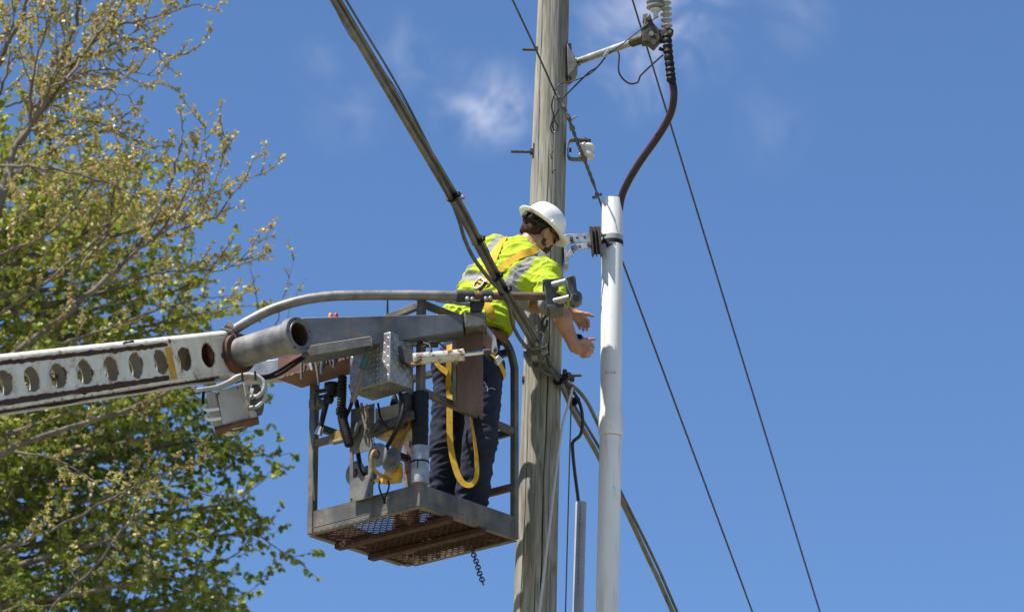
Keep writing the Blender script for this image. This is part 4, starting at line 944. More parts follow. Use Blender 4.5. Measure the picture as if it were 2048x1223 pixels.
# ------------------------------------------------------------------ load handling tube with jaw
jt = thing('handling_tube', 'long bent grey steel tube passing in front of the worker, jaw clamp at its end', 'tube', W(760, 592, -.64))
tp = cr(PX((461, 664, -.60), (500, 640, -.62), (545, 618, -.63), (600, 601, -.64), (650, 593, -.64), (700, 590.5, -.63), (800, 590, -.61), (880, 591, -.58), (926, 591.5, -.56)), 8)
m = MB(); m.tube(tp, .0275, 24); m.build('bent_tube', tube_grey, jt)
m = MB(); m.tube(PX((920, 591.5, -.56), (1090, 592, -.48)), .0225, 22); m.build('inner_tube', brown_steel, jt)
m = MB(); m.tube(PX((912, 591.5, -.565), (946, 591.5, -.55)), .0335, 24); m.tube(PX((962, 592, -.545), (984, 592, -.535)), .033, 24); m.build('clamp_sleeve', dark_steel, jt, bevel=.003)
m = MB()
for (x, y) in ((935, 598), (945, 599), (972, 598), (981, 597)): m.lathe(W(x, y, -.60), -Y, [(0, .012), (.014, .012), (.02, .005)], 6); 
m.build('sleeve_bolt', galv, jt)
m = MB(); m.prism(PX((940, 600, -.54), (970, 600, -.54), (962, 622, -.54), (940, 624, -.54)), Y * .05); m.bar(W(952, 610, -.54), W(874, 600, -.2), .03, .02); m.build('saddle_arm', dark_steel, jt, bevel=.004)
# jaw
jw = []
m = MB(); m.prism(PX((1087, 561, -.53), (1112, 559, -.49), (1116, 612, -.49), (1094, 612, -.53)), Y * .14); m.build('jaw_block', jaw_steel, jt, bevel=.006)
m = MB(); m.prism(PX((1085, 558, -.54), (1118, 556, -.49), (1118, 563, -.49), (1086, 565, -.54)), Y * .15); m.prism(PX((1094, 609, -.535), (1128, 606, -.48), (1128, 614, -.48), (1100, 618, -.535)), Y * .15); m.build('jaw_flange', jaw_steel, jt, bevel=.004)
m = MB(); m.tube(PX((1105, 569, -.50), (1134, 562, -.55)), .017, 18); m.tube(PX((1108, 602, -.50), (1140, 594, -.55)), .016, 18); m.build('jaw_pin', galv, jt, bevel=.002)
m = MB(); m.prism(PX((1130, 553, -.60), (1146, 548, -.58), (1151, 552, -.58), (1154, 580, -.58), (1163, 584, -.58), (1165, 596, -.58), (1158, 604, -.58), (1146, 607, -.60), (1138, 600, -.60), (1142, 588, -.60), (1134, 576, -.60)), Y * .085); m.build('jaw_finger', jaw_steel, jt, bevel=.008, seg=3)
m = MB(); m.tube(PX((1143, 556, -.62), (1143, 556, -.56)), .011, 14); m.tube(PX((1152, 594, -.61), (1152, 594, -.56)), .016, 16); m.tube(PX((1146, 604, -.56), (1146, 612, -.56)), .010, 10); m.build('jaw_bolt', dark_steel, jt)
# lashing at the tube's foot
m = MB()
for i in range(5): m.tube(cr([W(440 + 22 * math.sin(k / 8 * math.pi) + i * 2.4, 656 + i * 3.2 + 10 * k / 8, -.62 - .05 * math.sin(k / 8 * math.pi)) for k in range(9)], 3), .004, 6)
m.tube(PX((452, 652, -.6), (470, 660, -.6)), .032, 14); set_props(m.build('rope_lashing', rope_dirty), 'brown twine lashing where the bent tube meets the boom tip', 'lashing')

# ------------------------------------------------------------------ mast column and levelling cylinder
mc = thing('mast_column', 'rust brown steel channel standing upright in front of the worker', 'column', W(935, 825, -.40))
m = MB(); MD = -.46
m.prism(PX((912, 640, MD), (965, 640, MD), (965, 832, MD), (914, 818, MD)), Y * .01); m.build('web_plate', brown_steel, mc, bevel=.002)
m = MB(); m.prism(PX((904, 640, MD - .005), (911, 640, MD - .005), (913, 806, MD - .005), (905, 798, MD - .005)), Y * .09); m.prism(PX((961, 640, MD + .012), (966, 640, MD + .012), (966, 830, MD + .012), (961, 828, MD + .012)), Y * .08); m.build('side_flange', galv_dull, mc, bevel=.002)
hc = thing('hydraulic_cylinder', 'short white rust flecked hydraulic cylinder under the beam', 'hydraulic cylinder', W(880, 712, -.60))
q0, q1, q2 = W(826, 718, -.66), W(928, 709, -.60), W(968, 704, -.57)
d_ = (q1 - q0).normalized()
m = MB(); m.tube([q0, q0 + d_ * .012, q0 + d_ * .014, q1 - d_ * .012, q1 - d_ * .003, q1], [.031, .034, .0325, .0325, .034, .028], 28); m.build('barrel', cyl_white, hc)
m = MB(); m.tube([q1, q2], .0125, 18); m.build('piston_rod', chrome, hc)
m = MB(); m.tube([W(966, 704, -.57), W(980, 703, -.56)], .018, 12); m.build('rod_eye', dark_steel, hc)
m = MB(); m.prism(PX((786, 694, -.66), (800, 690, -.66), (828, 702, -.66), (832, 726, -.66), (822, 732, -.66), (806, 722, -.66)), Y * .05); m.build('clevis_bracket', dark_steel, hc, bevel=.005)
m = MB(); m.tube([W(862, 703, -.66), W(860, 690, -.64), W(842, 684, -.6)], .007, 8); m.tube(cr(PX((846, 694, -.62), (862, 684, -.62), (878, 686, -.62), (892, 696, -.62))), .005, 8); m.build('fitting', rubber, hc)
m = MB(); m.tube(PX((822, 728, -.66), (830, 730, -.66)), .012, 8); m.tube(PX((912, 720, -.62), (912, 728, -.62)), .007, 8); m.build('port_plug', yellow_cast, hc)
sb = thing('side_bracket', 'pale silver link plate joining the cylinder rod to the beam end', 'bracket', W(985, 705, -.52))
m = MB(); m.prism(PX((968, 652, -.53), (974, 650, -.53), (992, 674, -.53), (996, 700, -.53), (990, 708, -.53), (983, 704, -.53), (984, 680, -.53)), Y * .02); m.build('link_plate', galv, sb, bevel=.003)
m = MB(); m.tube(PX((990, 700, -.545), (990, 700, -.50)), .01, 12); m.build('link_pin', dark_steel, sb)
m = MB()
for i in range(4): m.tube([W(971 + 1.2 * math.cos(a), 652 + i * 5 + 3.4 * math.sin(a), -.56) for a in np.linspace(0, 6.283, 11)], .0028, 6, cap=False)
set_props(m.build('safety_chain', rust_m), 'tiny rusty chain hanging from the end of the beam', 'chain')
# hoses and cables cluttering the left-front side of the bucket
for lb, P_, r_, mt in (('black hose dropping from the diamond plate box to the larger reel', [(800, 786, -.10), (806, 812, -.12), (800, 842, -.13), (786, 872, -.12), (772, 896, -.09)], .012, rubber),
    ('thin black cable looping in front of the white valve box', [(756, 806, -.08), (762, 836, -.10), (778, 856, -.11), (796, 846, -.10), (808, 818, -.08)], .006, rubber),
    ('black hose behind the slotted plate going down to the reels', [(712, 800, .04), (722, 850, .05), (716, 900, .05), (724, 940, .06), (740, 964, .06)], .013, rubber),
    ('thin grey cable tied along the left bucket post', [(627, 790, -.02), (630, 850, -.02), (626, 920, -.02), (629, 1000, -.015)], .005, cable_grey),
    ('short black hose bending under the tool tray beside the ribbed hose', [(700, 770, -.06), (706, 792, -.07), (700, 815, -.07), (692, 836, -.06), (698, 860, -.05)], .010, rubber)):
    m = MB(); m.tube(cr([PB(*p) for p in P_]), r_, 12); set_props(m.build('hose', mt), lb, 'hose')
m = MB(); m.cbox(PB(812, 812, -.03), U * .03, V * .03, Z * .07); m.cbox(PB(808, 846, -.02), U * .02, V * .04, Z * .03); set_props(m.build('pump_body', dark_steel, bevel=.008), 'dark greasy pump body beside the foam covered front post', 'pump')
# clutter under the beam: valve block with fittings
vb = thing('valve_block', 'dark hydraulic valve block with silver fittings under the beam', 'valve', W(820, 690, -.5))
m = MB(); m.cbox(W(822, 682, -.5), X * .05, Y * .04, Z * .02); m.cbox(W(858, 686, -.46), X * .05, Y * .03, Z * .016); m.build('block_body', dark_steel, vb, bevel=.004)
m = MB(); 
for x, y in ((808, 678), (816, 674), (826, 688), (836, 682), (845, 688)): m.tube(PX((x, y, -.56), (x + 8, y - 2, -.56)), .009, 6)
m.build('fitting', galv, vb)
# ------------------------------------------------------------------ signed distance sculpting for the figure
def A3(v): return np.array((v[0], v[1], v[2]), dtype=np.float32)
class Field:
    def __init__(s, lo, hi, h):
        s.lo = A3(lo); s.h = h; s.n = [int(math.ceil((hi[i] - lo[i]) / h)) + 1 for i in range(3)]
        s.v = np.full(s.n, .25, dtype=np.float32)
    def sub(s, lo, hi):
        a = [max(0, int((lo[i] - s.lo[i]) / s.h)) for i in range(3)]; b = [min(s.n[i], int((hi[i] - s.lo[i]) / s.h) + 2) for i in range(3)]
        if any(b[i] <= a[i] for i in range(3)): return None, None
        sl = tuple(slice(a[i], b[i]) for i in range(3))
        g = np.stack(np.meshgrid(*[s.lo[i] + s.h * np.arange(a[i], b[i], dtype=np.float32) for i in range(3)], indexing='ij'), -1)
        return sl, g
    def cone(s, a, b, ra, rb, k=.02, axis=None, f=1.0, cut=False):
        a = A3(a); b = A3(b); R_ = max(ra, rb) * max(f, 1) + k * 1.5 + .03
        sl, P = s.sub(np.minimum(a, b) - R_, np.maximum(a, b) + R_)
        if sl is None: return
        q = P - a; d = b - a
        if axis is not None:
            ax = A3(axis); c = (1 / f - 1); q = q + (q @ ax)[..., None] * ax * c; d = d + (d @ ax) * ax * c
        t = np.clip((q @ d) / max(1e-9, float(d @ d)), 0, 1)
        dist = np.linalg.norm(q - t[..., None] * d, axis=-1) - (ra + (rb - ra) * t)
        s.comb(sl, dist, k, cut)
    def ell(s, c, Rm, rad, k=.02, cut=False):
        c = A3(c); m = max(rad) + k * 1.5 + .03; sl, P = s.sub(c - m, c + m)
        if sl is None: return
        q = (P - c) @ np.array([A3(x) for x in Rm]).T; r = np.array(rad, dtype=np.float32)
        k0 = np.linalg.norm(q / r, axis=-1); k1 = np.linalg.norm(q / (r * r), axis=-1) + 1e-6
        s.comb(sl, k0 * (k0 - 1) / k1, k, cut)
    def comb(s, sl, d, k, cut):
        v = s.v[sl]
        if cut: v = -v
        else: pass
        if k > 0:
            h = np.maximum(k - np.abs(v - d), 0) / k; r = np.minimum(v, d) - h * h * k * .25
        else: r = np.minimum(v, d)
        s.v[sl] = -r if cut else r
    def plane_cut(s, p, n):   # remove the side the normal points to
        p = A3(p); n = A3(n); n = n / np.linalg.norm(n)
        g = [s.lo[i] + s.h * np.arange(s.n[i], dtype=np.float32) for i in range(3)]
        d = (g[0][:, None, None] - p[0]) * n[0] + (g[1][None, :, None] - p[1]) * n[1] + (g[2][None, None, :] - p[2]) * n[2]
        s.v = np.maximum(s.v, d)
    def mesh(s):
        v = s.v; ins = v < 0
        cnt = sum(ins[i:ins.shape[0] - 1 + i, j:ins.shape[1] - 1 + j, k:ins.shape[2] - 1 + k].astype(np.int8) for i in (0, 1) for j in (0, 1) for k in (0, 1))
        act = (cnt > 0) & (cnt < 8); I = np.argwhere(act); idx = np.full(act.shape, -1, dtype=np.int32); idx[tuple(I.T)] = np.arange(len(I))
        acc = np.zeros((len(I), 3), dtype=np.float32); num = np.zeros(len(I), dtype=np.float32)
        for ax in range(3):
            o1, o2 = [i for i in range(3) if i != ax]
            for p in (0, 1):
                for q in (0, 1):
                    a = I.copy(); a[:, o1] += p; a[:, o2] += q; b = a.copy(); b[:, ax] += 1
                    va = v[tuple(a.T)]; vb = v[tuple(b.T)]; x = (va < 0) != (vb < 0); t = np.where(x, va / np.where(x, va - vb, 1), 0)
                    pos = (a - I).astype(np.float32); pos[:, ax] += t
                    acc += np.where(x[:, None], pos, 0); num += x
        pts = (I + acc / num[:, None]) * s.h + s.lo
        F_ = []
        for ax in range(3):
            o1, o2 = [(1, 2), (2, 0), (0, 1)][ax]
            sa = [slice(None)] * 3; sb = [slice(None)] * 3; sa[ax] = slice(0, -1); sb[ax] = slice(1, None)
            x = ins[tuple(sa)] != ins[tuple(sb)]; E = np.argwhere(x); ok = (E[:, o1] > 0) & (E[:, o2] > 0) & (E[:, o1] < act.shape[o1]) & (E[:, o2] < act.shape[o2]); E = E[ok]
            q = []
            for p1, p2 in ((1, 1), (0, 1), (0, 0), (1, 0)):
                c = E.copy(); c[:, o1] -= p1; c[:, o2] -= p2; q.append(idx[tuple(c.T)])
            Q = np.stack(q, 1); fl = ins[tuple(sa)][tuple(E.T)]; Q[~fl] = Q[~fl][:, ::-1]; F_.append(Q)
        return pts, np.concatenate(F_)
def smesh(pts, faces):
    m = MB(); m.v = [Vector(p) for p in pts.tolist()]; m.f = [tuple(f) for f in faces.tolist()]; m.m = [0] * len(m.f); return m
def vnormals(pts, faces):
    n = np.zeros_like(pts); a = np.cross(pts[faces[:, 2]] - pts[faces[:, 0]], pts[faces[:, 3]] - pts[faces[:, 1]])
    for k in range(4): np.add.at(n, faces[:, k], a)
    return n / (np.linalg.norm(n, axis=1, keepdims=True) + 1e-9)
def relax(pts, faces, it=2, lam=.5):
    for _ in range(it):
        s = np.zeros_like(pts); c = np.zeros(len(pts))
        for k in range(4):
            np.add.at(s, faces[:, k], pts[faces[:, (k + 1) % 4]]); np.add.at(c, faces[:, k], 1); np.add.at(s, faces[:, k], pts[faces[:, (k + 3) % 4]]); np.add.at(c, faces[:, k], 1)
        pts = pts + lam * (s / c[:, None] - pts)
    return pts

# ------------------------------------------------------------------ the worker: joints
N1 = lambda v: v.normalized()
neck = W(1052, 494, .10); mid = W(1000, 566, .03); waist = W(948, 648, -.03); pelvis = W(940, 720, -.04)
shR, shL = W(1086, 548, -.02), W(992, 498, .20)
lat = N1(shL - shR); spd = N1(waist - neck); lat = N1(lat - spd * lat.dot(spd)); frontv = N1(lat.cross(spd))
if frontv.y < 0: frontv = -frontv
elR, wrR = W(1113, 612, -.20), W(1149, 692, -.13)
elL, wrL = W(1040, 602, .22), W(1137, 621, .14)
ftR, ftL = BK(.20, .62, .02), BK(.38, .645, .02)
anR, anL = ftR + Z * .09, ftL + Z * .09
hipR, hipL = W(966, 742, -.11), W(908, 738, .03)
knR, knL = W(962, 884, -.13), W(892, 890, .05)
# head frame
hatc = W(1083, 455, .13)
hu0 = Vector((.34, -.10, .93)); fh = N1(Vector((.80, .50, -.33))); uh = N1(hu0 - fh * hu0.dot(fh)); lh = uh.cross(fh)
def HP(f, l, u, c=None): return hatc + fh * f + lh * l + uh * u
person = thing('person', 'worker in white hard hat and lime shirt leaning out of the bucket towards the pole', 'person', (ftR + ftL) / 2 - Z * .02)
# ------------------------------------------------------------------ body (one continuous surface)
lo = Vector((min(x.x for x in (knL, shL, anL, hipL)) - .25, -0.65 + Y0, ftR.z - .05)); hi = Vector((W(1200, 600, .3).x + .05, Y0 + .62, hatc.z + .15))
Bd = Field(lo, hi, .0045)
Bd.cone(pelvis, waist, .105, .10, .03, lat, 1.35); Bd.cone(waist, mid, .095, .105, .04, lat, 1.4); Bd.cone(mid, neck - spd * -.06, .105, .085, .04, lat, 1.5)
Bd.cone(shR, shL, .055, .055, .04)
Bd.cone(neck + spd * .05, HP(-.02, 0, -.07), .062, .058, .03)
for (h_, k_, a_, sg) in ((hipR, knR, anR, 1), (hipL, knL, anL, 1)):
    Bd.cone(h_, k_, .082, .056, .03); Bd.cone(k_, a_ - Z * .02, .056, .04, .02); Bd.cone(k_.lerp(a_, .3) - fh.cross(Z).cross(Z) * 0, k_.lerp(a_, .5), .058, .05, .02)
    Bd.cone(a_ - Z * .03, a_ - Z * .05 + Vector((.75, .45, 0)) * .15, .036, .032, .02)
Bd.cone(shR, elR, .055, .047, .02); Bd.cone(elR, elR.lerp(wrR, .32), .046, .051, .02); Bd.cone(elR.lerp(wrR, .32), wrR, .051, .031, .02)
Bd.cone(shL, elL, .055, .046, .02); Bd.cone(elL, elL.lerp(wrL, .3), .046, .049, .02); Bd.cone(elL.lerp(wrL, .3), wrL, .049, .031, .02)
# head: skull, face, jaw, nose, ears
Hm = (fh, lh, uh)
Bd.ell(HP(-.005, 0, .005), Hm, (.098, .077, .095), .0); Bd.ell(HP(.03, 0, -.055), Hm, (.066, .062, .075), .03)
Bd.cone(HP(.055, .022, -.105), HP(.055, -.022, -.105), .026, .026, .025); Bd.cone(HP(.0, .056, -.075), HP(.05, .02, -.108), .016, .018, .02); Bd.cone(HP(.0, -.056, -.075), HP(.05, -.02, -.108), .016, .018, .02)
Bd.cone(HP(.088, 0, -.022), HP(.108, 0, -.05), .008, .013, .012); Bd.cone(HP(.100, .012, -.055), HP(.100, -.012, -.055), .008, .008, .008)
Bd.cone(HP(.084, .04, -.012), HP(.084, -.04, -.012), .012, .012, .015); Bd.cone(HP(.09, .018, -.082), HP(.09, -.018, -.082), .007, .007, .008)
for sg in (1, -1):
    Bd.ell(HP(.010, sg * .081, -.035), (N1(fh - lh * sg * .5), N1(lh * sg + fh * .5), uh), (.023, .009, .034), .006)
    Bd.ell(HP(.016, sg * .090, -.033), (fh, lh, uh), (.011, .006, .019), .006, cut=True)
    Bd.ell(HP(.088, sg * .031, -.026), Hm, (.012, .016, .010), .008, cut=True); Bd.ell(HP(.080, sg * .031, -.026), Hm, (.013, .013, .012), 0)
# right hand: closed grip, thumb pointing away along the top
def chain_(pts, rs, k=.004):
    for (p, q), (r0, r1) in zip(zip(pts, pts[1:]), zip(rs, rs[1:])): Bd.cone(p, q, r0, r1, k)
dR = -.13
Bd.cone(wrR, W(1158, 696, dR), .031, .034, .02); Bd.ell(W(1165, 696, dR + .01), (N1(W(1180, 694, dR) - W(1150, 696, dR)), Y, Z), (.044, .020, .040), .015)
for (mx_, my_, px_, py_, r_) in ((1176, 686, 1184, 688, .0105), (1178, 694, 1186, 695.5, .011), (1176, 702, 1183, 704, .0105), (1172, 709, 1178, 711, .0095)):
    chain_([W(1163, (my_ + 696) / 2, dR), W(mx_, my_, dR - .006), W(px_, py_, dR + .024), W(px_ - 11, py_ + 2, dR + .045), W(px_ - 16, py_ + 1, dR + .028)], [.012, r_ + .0015, r_, r_ - .001, r_ - .002], .006)
chain_([W(1155, 688, dR - .012), W(1168, 680, dR - .012), W(1179, 679, dR - .006), W(1189, 677.5, dR - .002)], [.016, .0125, .0105, .0085], .008)
# left hand: thumb forward, fingers hanging, slightly curled
dL = .14
Bd.cone(wrL, W(1146, 627, dL), .031, .028, .02); Bd.ell(W(1153, 631, dL - .004), (N1(W(1166, 640, dL) - W(1142, 622, dL)), Y, N1(W(1142, 640, dL) - W(1160, 622, dL))), (.040, .020, .034), .012)
for (b_, c_, d__, dd, r_) in (((1166, 633), (1176, 641), (1178, 653), -.02, .0095), ((1162, 637), (1171, 648), (1174, 660), -.006, .010), ((1157, 640), (1165, 651), (1167, 661), .008, .0095), ((1151, 641), (1157, 650), (1160, 658), .022, .0085)):
    chain_([W(1151, 632, dL + dd * .4), W(*b_, dL + dd), W(*c_, dL + dd + .006), W(*d__, dL + dd + .004), ], [.011, r_ + .001, r_, r_ - .0018], .004)
chain_([W(1149, 625, dL - .016), W(1163, 626, dL - .026), W(1175, 628, dL - .03), W(1186, 632, dL - .03)], [.015, .0125, .0105, .0085], .007)
pts, fc = Bd.mesh(); pts = relax(pts, fc, 1, .4)
bodym = smesh(pts, fc); body = bodym.build('body', skin, person, ang=180)
del Bd

# ------------------------------------------------------------------ shirt
Sf = Field(lo, hi, .0046)
Sf.cone(waist - spd * -.03, mid, .128, .128, .06, lat, 1.52); Sf.cone(mid, neck + spd * .085, .128, .095, .06, lat, 1.70)
Sf.cone(waist, waist + Z * -.09, .132, .138, .06, lat, 1.5)
Sf.cone(shR - spd * .0, shL, .074, .074, .06); Sf.cone(neck + spd * .03, neck - spd * .015, .072, .068, .04)
slR, slL = shR.lerp(elR, .86), shL.lerp(elL, .85)
Sf.cone(shR, slR, .076, .080, .05); Sf.cone(shL, slL, .074, .078, .05)
# trim: hem, neck hole, sleeve ends
hem0, hem1 = W(872, 634, 0), W(1022, 664, 0); hd = hem1 - hem0
Sf.plane_cut(W(948, 656, -.03), Vector((hd.z, 0, -hd.x)).normalized() if hd.x > 0 else Z)
for (s_, e_) in ((slR, elR), (slL, elL)):
    t_ = N1(e_ - s_)
    sl, P = Sf.sub(A3(s_) - .14, A3(s_) + .14)
    near = np.linalg.norm(P - A3(s_), axis=-1) < .13; dd = (P - A3(s_ + t_ * .02)) @ A3(t_)
    Sf.v[sl] = np.where(near, np.maximum(Sf.v[sl], dd), Sf.v[sl])
    Sf.cone(s_ - t_ * .03, e_ + t_ * .1, .062, .062, .01, cut=True)
nu = N1(HP(-.02, 0, -.07) - neck)
Sf.cone(neck - spd * .0 + nu * .02, neck + nu * .2, .066, .078, .01, cut=True)
sp_, sf_ = Sf.mesh(); sp_ = relax(sp_, sf_, 2, .5); sn = vnormals(sp_, sf_)
dis = np.zeros(len(sp_)); band = np.zeros(len(sp_)); fn_ = A3(neck); spn, latn, frn = A3(spd), A3(lat), A3(frontv)
for i, p in enumerate(sp_.tolist()):
    q = np.array(p) - fn_; s_ = float(q @ spn); l_ = float(q @ latn); f_ = float(q @ frn)
    # drag folds: along the pull from armpit to waist, and bunching at the hem
    n1 = noise.noise(Vector((s_ * 5 + l_ * 9, l_ * 4 - s_ * 14, f_ * 6))); n2 = noise.noise(Vector((s_ * 24, l_ * 5 + 3, f_ * 7))); n3 = noise.noise(Vector((p[0] * 16, p[1] * 16, p[2] * 16)))
    lowk = min(1, max(0, (s_ - .18) / .2))
    n4 = noise.noise(Vector((s_ * 15 - l_ * 20, l_ * 9 + s_ * 8, f_ * 12 + 4)))
    dis[i] = .016 * n1 + (.003 + .008 * lowk) * (1 - 2.4 * abs(n2)) + .003 * n3 + .0070 * (1 - 2.6 * abs(n4))
    dv = abs(abs(l_) - .150) - .027
    if s_ > .38: dv = .05
    dh = abs(s_ - .375 + .04 * l_) - .028
    band[i] = min(max(.5 - min(dv, dh) / .012, 0), 1)
sp_ = sp_ + sn * dis[:, None]
hivis = mat('lime safety cloth with grey bands', (.25, .245, .235), (.385, .49, .010), attr='band', rough=.85, bump=.55, bscale=55)
sm_ = smesh(sp_, sf_); sm_.a['band'] = band.tolist(); shirt = sm_.build('shirt', hivis, person, ang=180)
SB = BVHTree.FromPolygons([Vector(p) for p in sp_.tolist()], [tuple(f) for f in sf_.tolist()])

# ------------------------------------------------------------------ trousers and boots
Tf = Field(Vector((lo.x, lo.y, ftR.z + .02)), Vector((hi.x, hi.y, waist.z + .12)), .0058)
Tf.cone(pelvis + Z * -.02, waist + Z * -.02, .122, .112, .05, lat, 1.42); Tf.cone(hipL + Z * .01, hipR + Z * .01, .105, .105, .05)
for (h_, k_, a_) in ((hipR, knR, anR), (hipL, knL, anL)):
    Tf.cone(h_, k_, .110, .083, .05); Tf.cone(k_, a_ - Z * .02, .083, .085, .04)
Tf.plane_cut(ftR + Z * .05, -Z)
Tf.cone(pelvis - frontv * .09 - Z * .12 , pelvis - frontv * .10 - Z * .05, .07, .09, .06, lat, 1.5)
tp_, tf_ = Tf.mesh(); tp_ = relax(tp_, tf_, 2, .5); tn_ = vnormals(tp_, tf_); dis = np.zeros(len(tp_))
for i, p in enumerate(tp_.tolist()):
    n1 = noise.noise(Vector((p[0] * 9, p[1] * 9, p[2] * 7))); n2 = noise.noise(Vector((p[0] * 6 + p[2] * 10, p[1] * 6, p[2] * 24 - p[0] * 12))); n3 = noise.noise(Vector((p[0] * 30, p[1] * 30, p[2] * 20)))
    low = min(1, max(0, (knR.z + .1 - p[2]) / .3))
    dis[i] = .008 * n1 + (.006 + .006 * low) * (1 - 2 * abs(n2)) + .0025 * n3
tp_ = tp_ + tn_ * dis[:, None]
smesh(tp_, tf_).build('trousers', navy, person, ang=180)
TBV = BVHTree.FromPolygons([Vector(p) for p in tp_.tolist()], [tuple(f) for f in tf_.tolist()])
fd = N1(Vector((.8, .5, 0)))
for a_, f_ in ((anR, ftR), (anL, ftL)):
    Bf = Field(f_ - Vector((.2, .2, .03)), f_ + Vector((.3, .3, .24)), .006)
    Bf.cone(f_ + Z * .17, f_ + Z * .05, .056, .052, .02); Bf.cone(f_ + Z * .045 - fd * .03, f_ + Z * .035 + fd * .17, .046, .042, .03); Bf.ell(f_ + Z * .035 + fd * .17, (fd, Z.cross(fd), Z), (.065, .05, .048), .02); Bf.plane_cut(f_ - Z * .012, -Z)
    q_, w_ = Bf.mesh(); smesh(q_, w_).build('boot', leather, person, ang=60)

# ------------------------------------------------------------------ hair, beard, glasses, hard hat
Hf = Field(hatc - Vector((.2, .2, .25)), hatc + Vector((.2, .2, .2)), .0035)
Hf.ell(HP(-.008, 0, .002), Hm, (.102, .081, .099), 0); Hf.cone(HP(-.064, .035, -.055), HP(-.064, -.035, -.055), .033, .033, .03); Hf.cone(HP(.012, .074, -.01), HP(.012, -.074, -.01), .016, .016, .01)
Hf.plane_cut(HP(.030, 0, 0), fh + uh * .1); Hf.plane_cut(HP(-.05, 0, -.082), -uh - fh * .25)
for sg in (1, -1): Hf.ell(HP(.018, sg * .087, -.045), Hm, (.040, .032, .046), .004, cut=True); Hf.cone(HP(.0, sg * .09, -.11), HP(-.02, sg * .06, -.10), .03, .03, .01, cut=True)
q_, w_ = Hf.mesh(); nrm = vnormals(q_, w_); q_ = q_ + nrm * np.array([.003 * noise.noise(Vector((x[0] * 120, x[1] * 120, x[2] * 50))) for x in q_.tolist()])[:, None]
smesh(q_, w_).build('hair', hair_m, person, ang=180)
Ef = Field(hatc - Vector((.2, .2, .25)), hatc + Vector((.25, .2, .1)), .0035)
Ef.cone(HP(.058, .020, -.108), HP(.058, -.020, -.108), .029, .029, .02)
for sg in (1, -1): Ef.cone(HP(.020, sg * .058, -.045), HP(.016, sg * .057, -.078), .009, .014, .012); Ef.cone(HP(.016, sg * .056, -.080), HP(.056, sg * .024, -.108), .015, .022, .02); Ef.cone(HP(.086, sg * .022, -.066), HP(.08, sg * .034, -.10), .010, .014, .012)
Ef.cone(HP(.094, .016, -.066), HP(.094, -.016, -.066), .009, .009, .006); Ef.ell(HP(.104, 0, -.082), Hm, (.016, .02, .006), .003, cut=True)
q_, w_ = Ef.mesh(); nrm = vnormals(q_, w_); q_ = q_ + nrm * np.array([.003 * noise.noise(Vector((x[0] * 150, x[1] * 150, x[2] * 80))) for x in q_.tolist()])[:, None]
smesh(q_, w_).build('beard', beard_m, person, ang=180)
gl = MB()
for sg in (1, -1):
    P_ = []
    for (f_, l_) in ((.108, .006), (.110, .02), (.106, .042), (.094, .062), (.080, .072)): P_.append((f_, sg * l_))
    top = [HP(f_, l_, -.010) for f_, l_ in P_]; bot = [HP(f_ - .006, l_ * .98, -.046 + (.006 if i == 4 else 0)) for i, (f_, l_) in enumerate(P_)]
    n = len(P_); gl.add(top + bot, [(i, i + 1, n + i + 1, n + i) for i in range(n - 1)])
go_ = gl.build('sunglasses', glass_dark, person); so_ = go_.modifiers.new('thickness', 'SOLIDIFY'); so_.thickness = .0025
m = MB()
for sg in (1, -1): m.tube([HP(.082, sg * .074, -.016), HP(.03, sg * .082, -.014), HP(-.005, sg * .083, -.012), HP(-.022, sg * .08, -.024)], .0032, 8)
m.tube([HP(.108, .01, -.014), HP(.108, -.01, -.014)], .003, 8); m.build('temple_arm', rubber, go_)
# hat: tipped a little further forward than the head
fk = N1(fh * .975 - uh * .22); uk = N1(uh * .975 + fh * .22); lk = lh
def KP(f, l, u): return hatc + fh * .004 + uh * .012 + fk * f + lk * l + uk * u
mh = MB(); NA_ = 72; rows = []
def dome(an, t, grow=0):   # t: 0 crown .. 1 rim
    ph = t * math.pi / 2; rf, rl, hgt = .128 + grow, .106 + grow, .128 + grow
    x = math.cos(an) * rf * math.sin(ph) ** .82; y = math.sin(an) * rl * math.sin(ph) ** .82; z = hgt * math.cos(ph) ** .88
    rid = max(0, 1 - abs(y) / .017) ** .5 * .007 + max(0, 1 - abs(abs(y) - .04) / .010) ** .6 * .0035
    return (x, y, z + rid * (1 - t ** 3) * (1 if grow == 0 else 0))
for i in range(19): rows.append([dome(2 * math.pi * k / NA_, i / 18 if i else .004) for k in range(NA_)])
for (g_, dz) in ((.008, -.003), (.018, -.006), (.030, -.006), (.038, -.002), (.041, .002), (.042, -.001), (.037, -.006), (.026, -.011), (.012, -.010), (-.004, -.006)):
    rows.append([(math.cos(a) * (.128 + g_ * (1 + .25 * max(0, math.cos(a)))), math.sin(a) * (.106 + g_ * .95), dz - .012 * g_ / .042 * math.cos(2 * a) * -.3) for a in [2 * math.pi * k / NA_ for k in range(NA_)]])
for i in range(12): rows.append([(x, y, z - .004) for x, y, z in [dome(2 * math.pi * k / NA_, 1 - i / 12 * .97, -.005) for k in range(NA_)]])
vs = [KP(*p) for r_ in rows for p in r_]; fs = []
for i in range(len(rows) - 1):
    for k in range(NA_): fs.append((i * NA_ + k, i * NA_ + (k + 1) % NA_, (i + 1) * NA_ + (k + 1) % NA_, (i + 1) * NA_ + k))
fs.append(tuple(range(NA_ - 1, -1, -1))); e_ = (len(rows) - 1) * NA_; fs.append(tuple(e_ + k for k in range(NA_)))
mh.add(vs, fs); hat = mh.build('hard_hat', hat_m, person, ang=50)
m = MB(); m.cbox(KP(.0, -.112, .018), fk * .014, lk * .006, uk * .011); m.build('side_slot', hat_m, hat, bevel=.003)
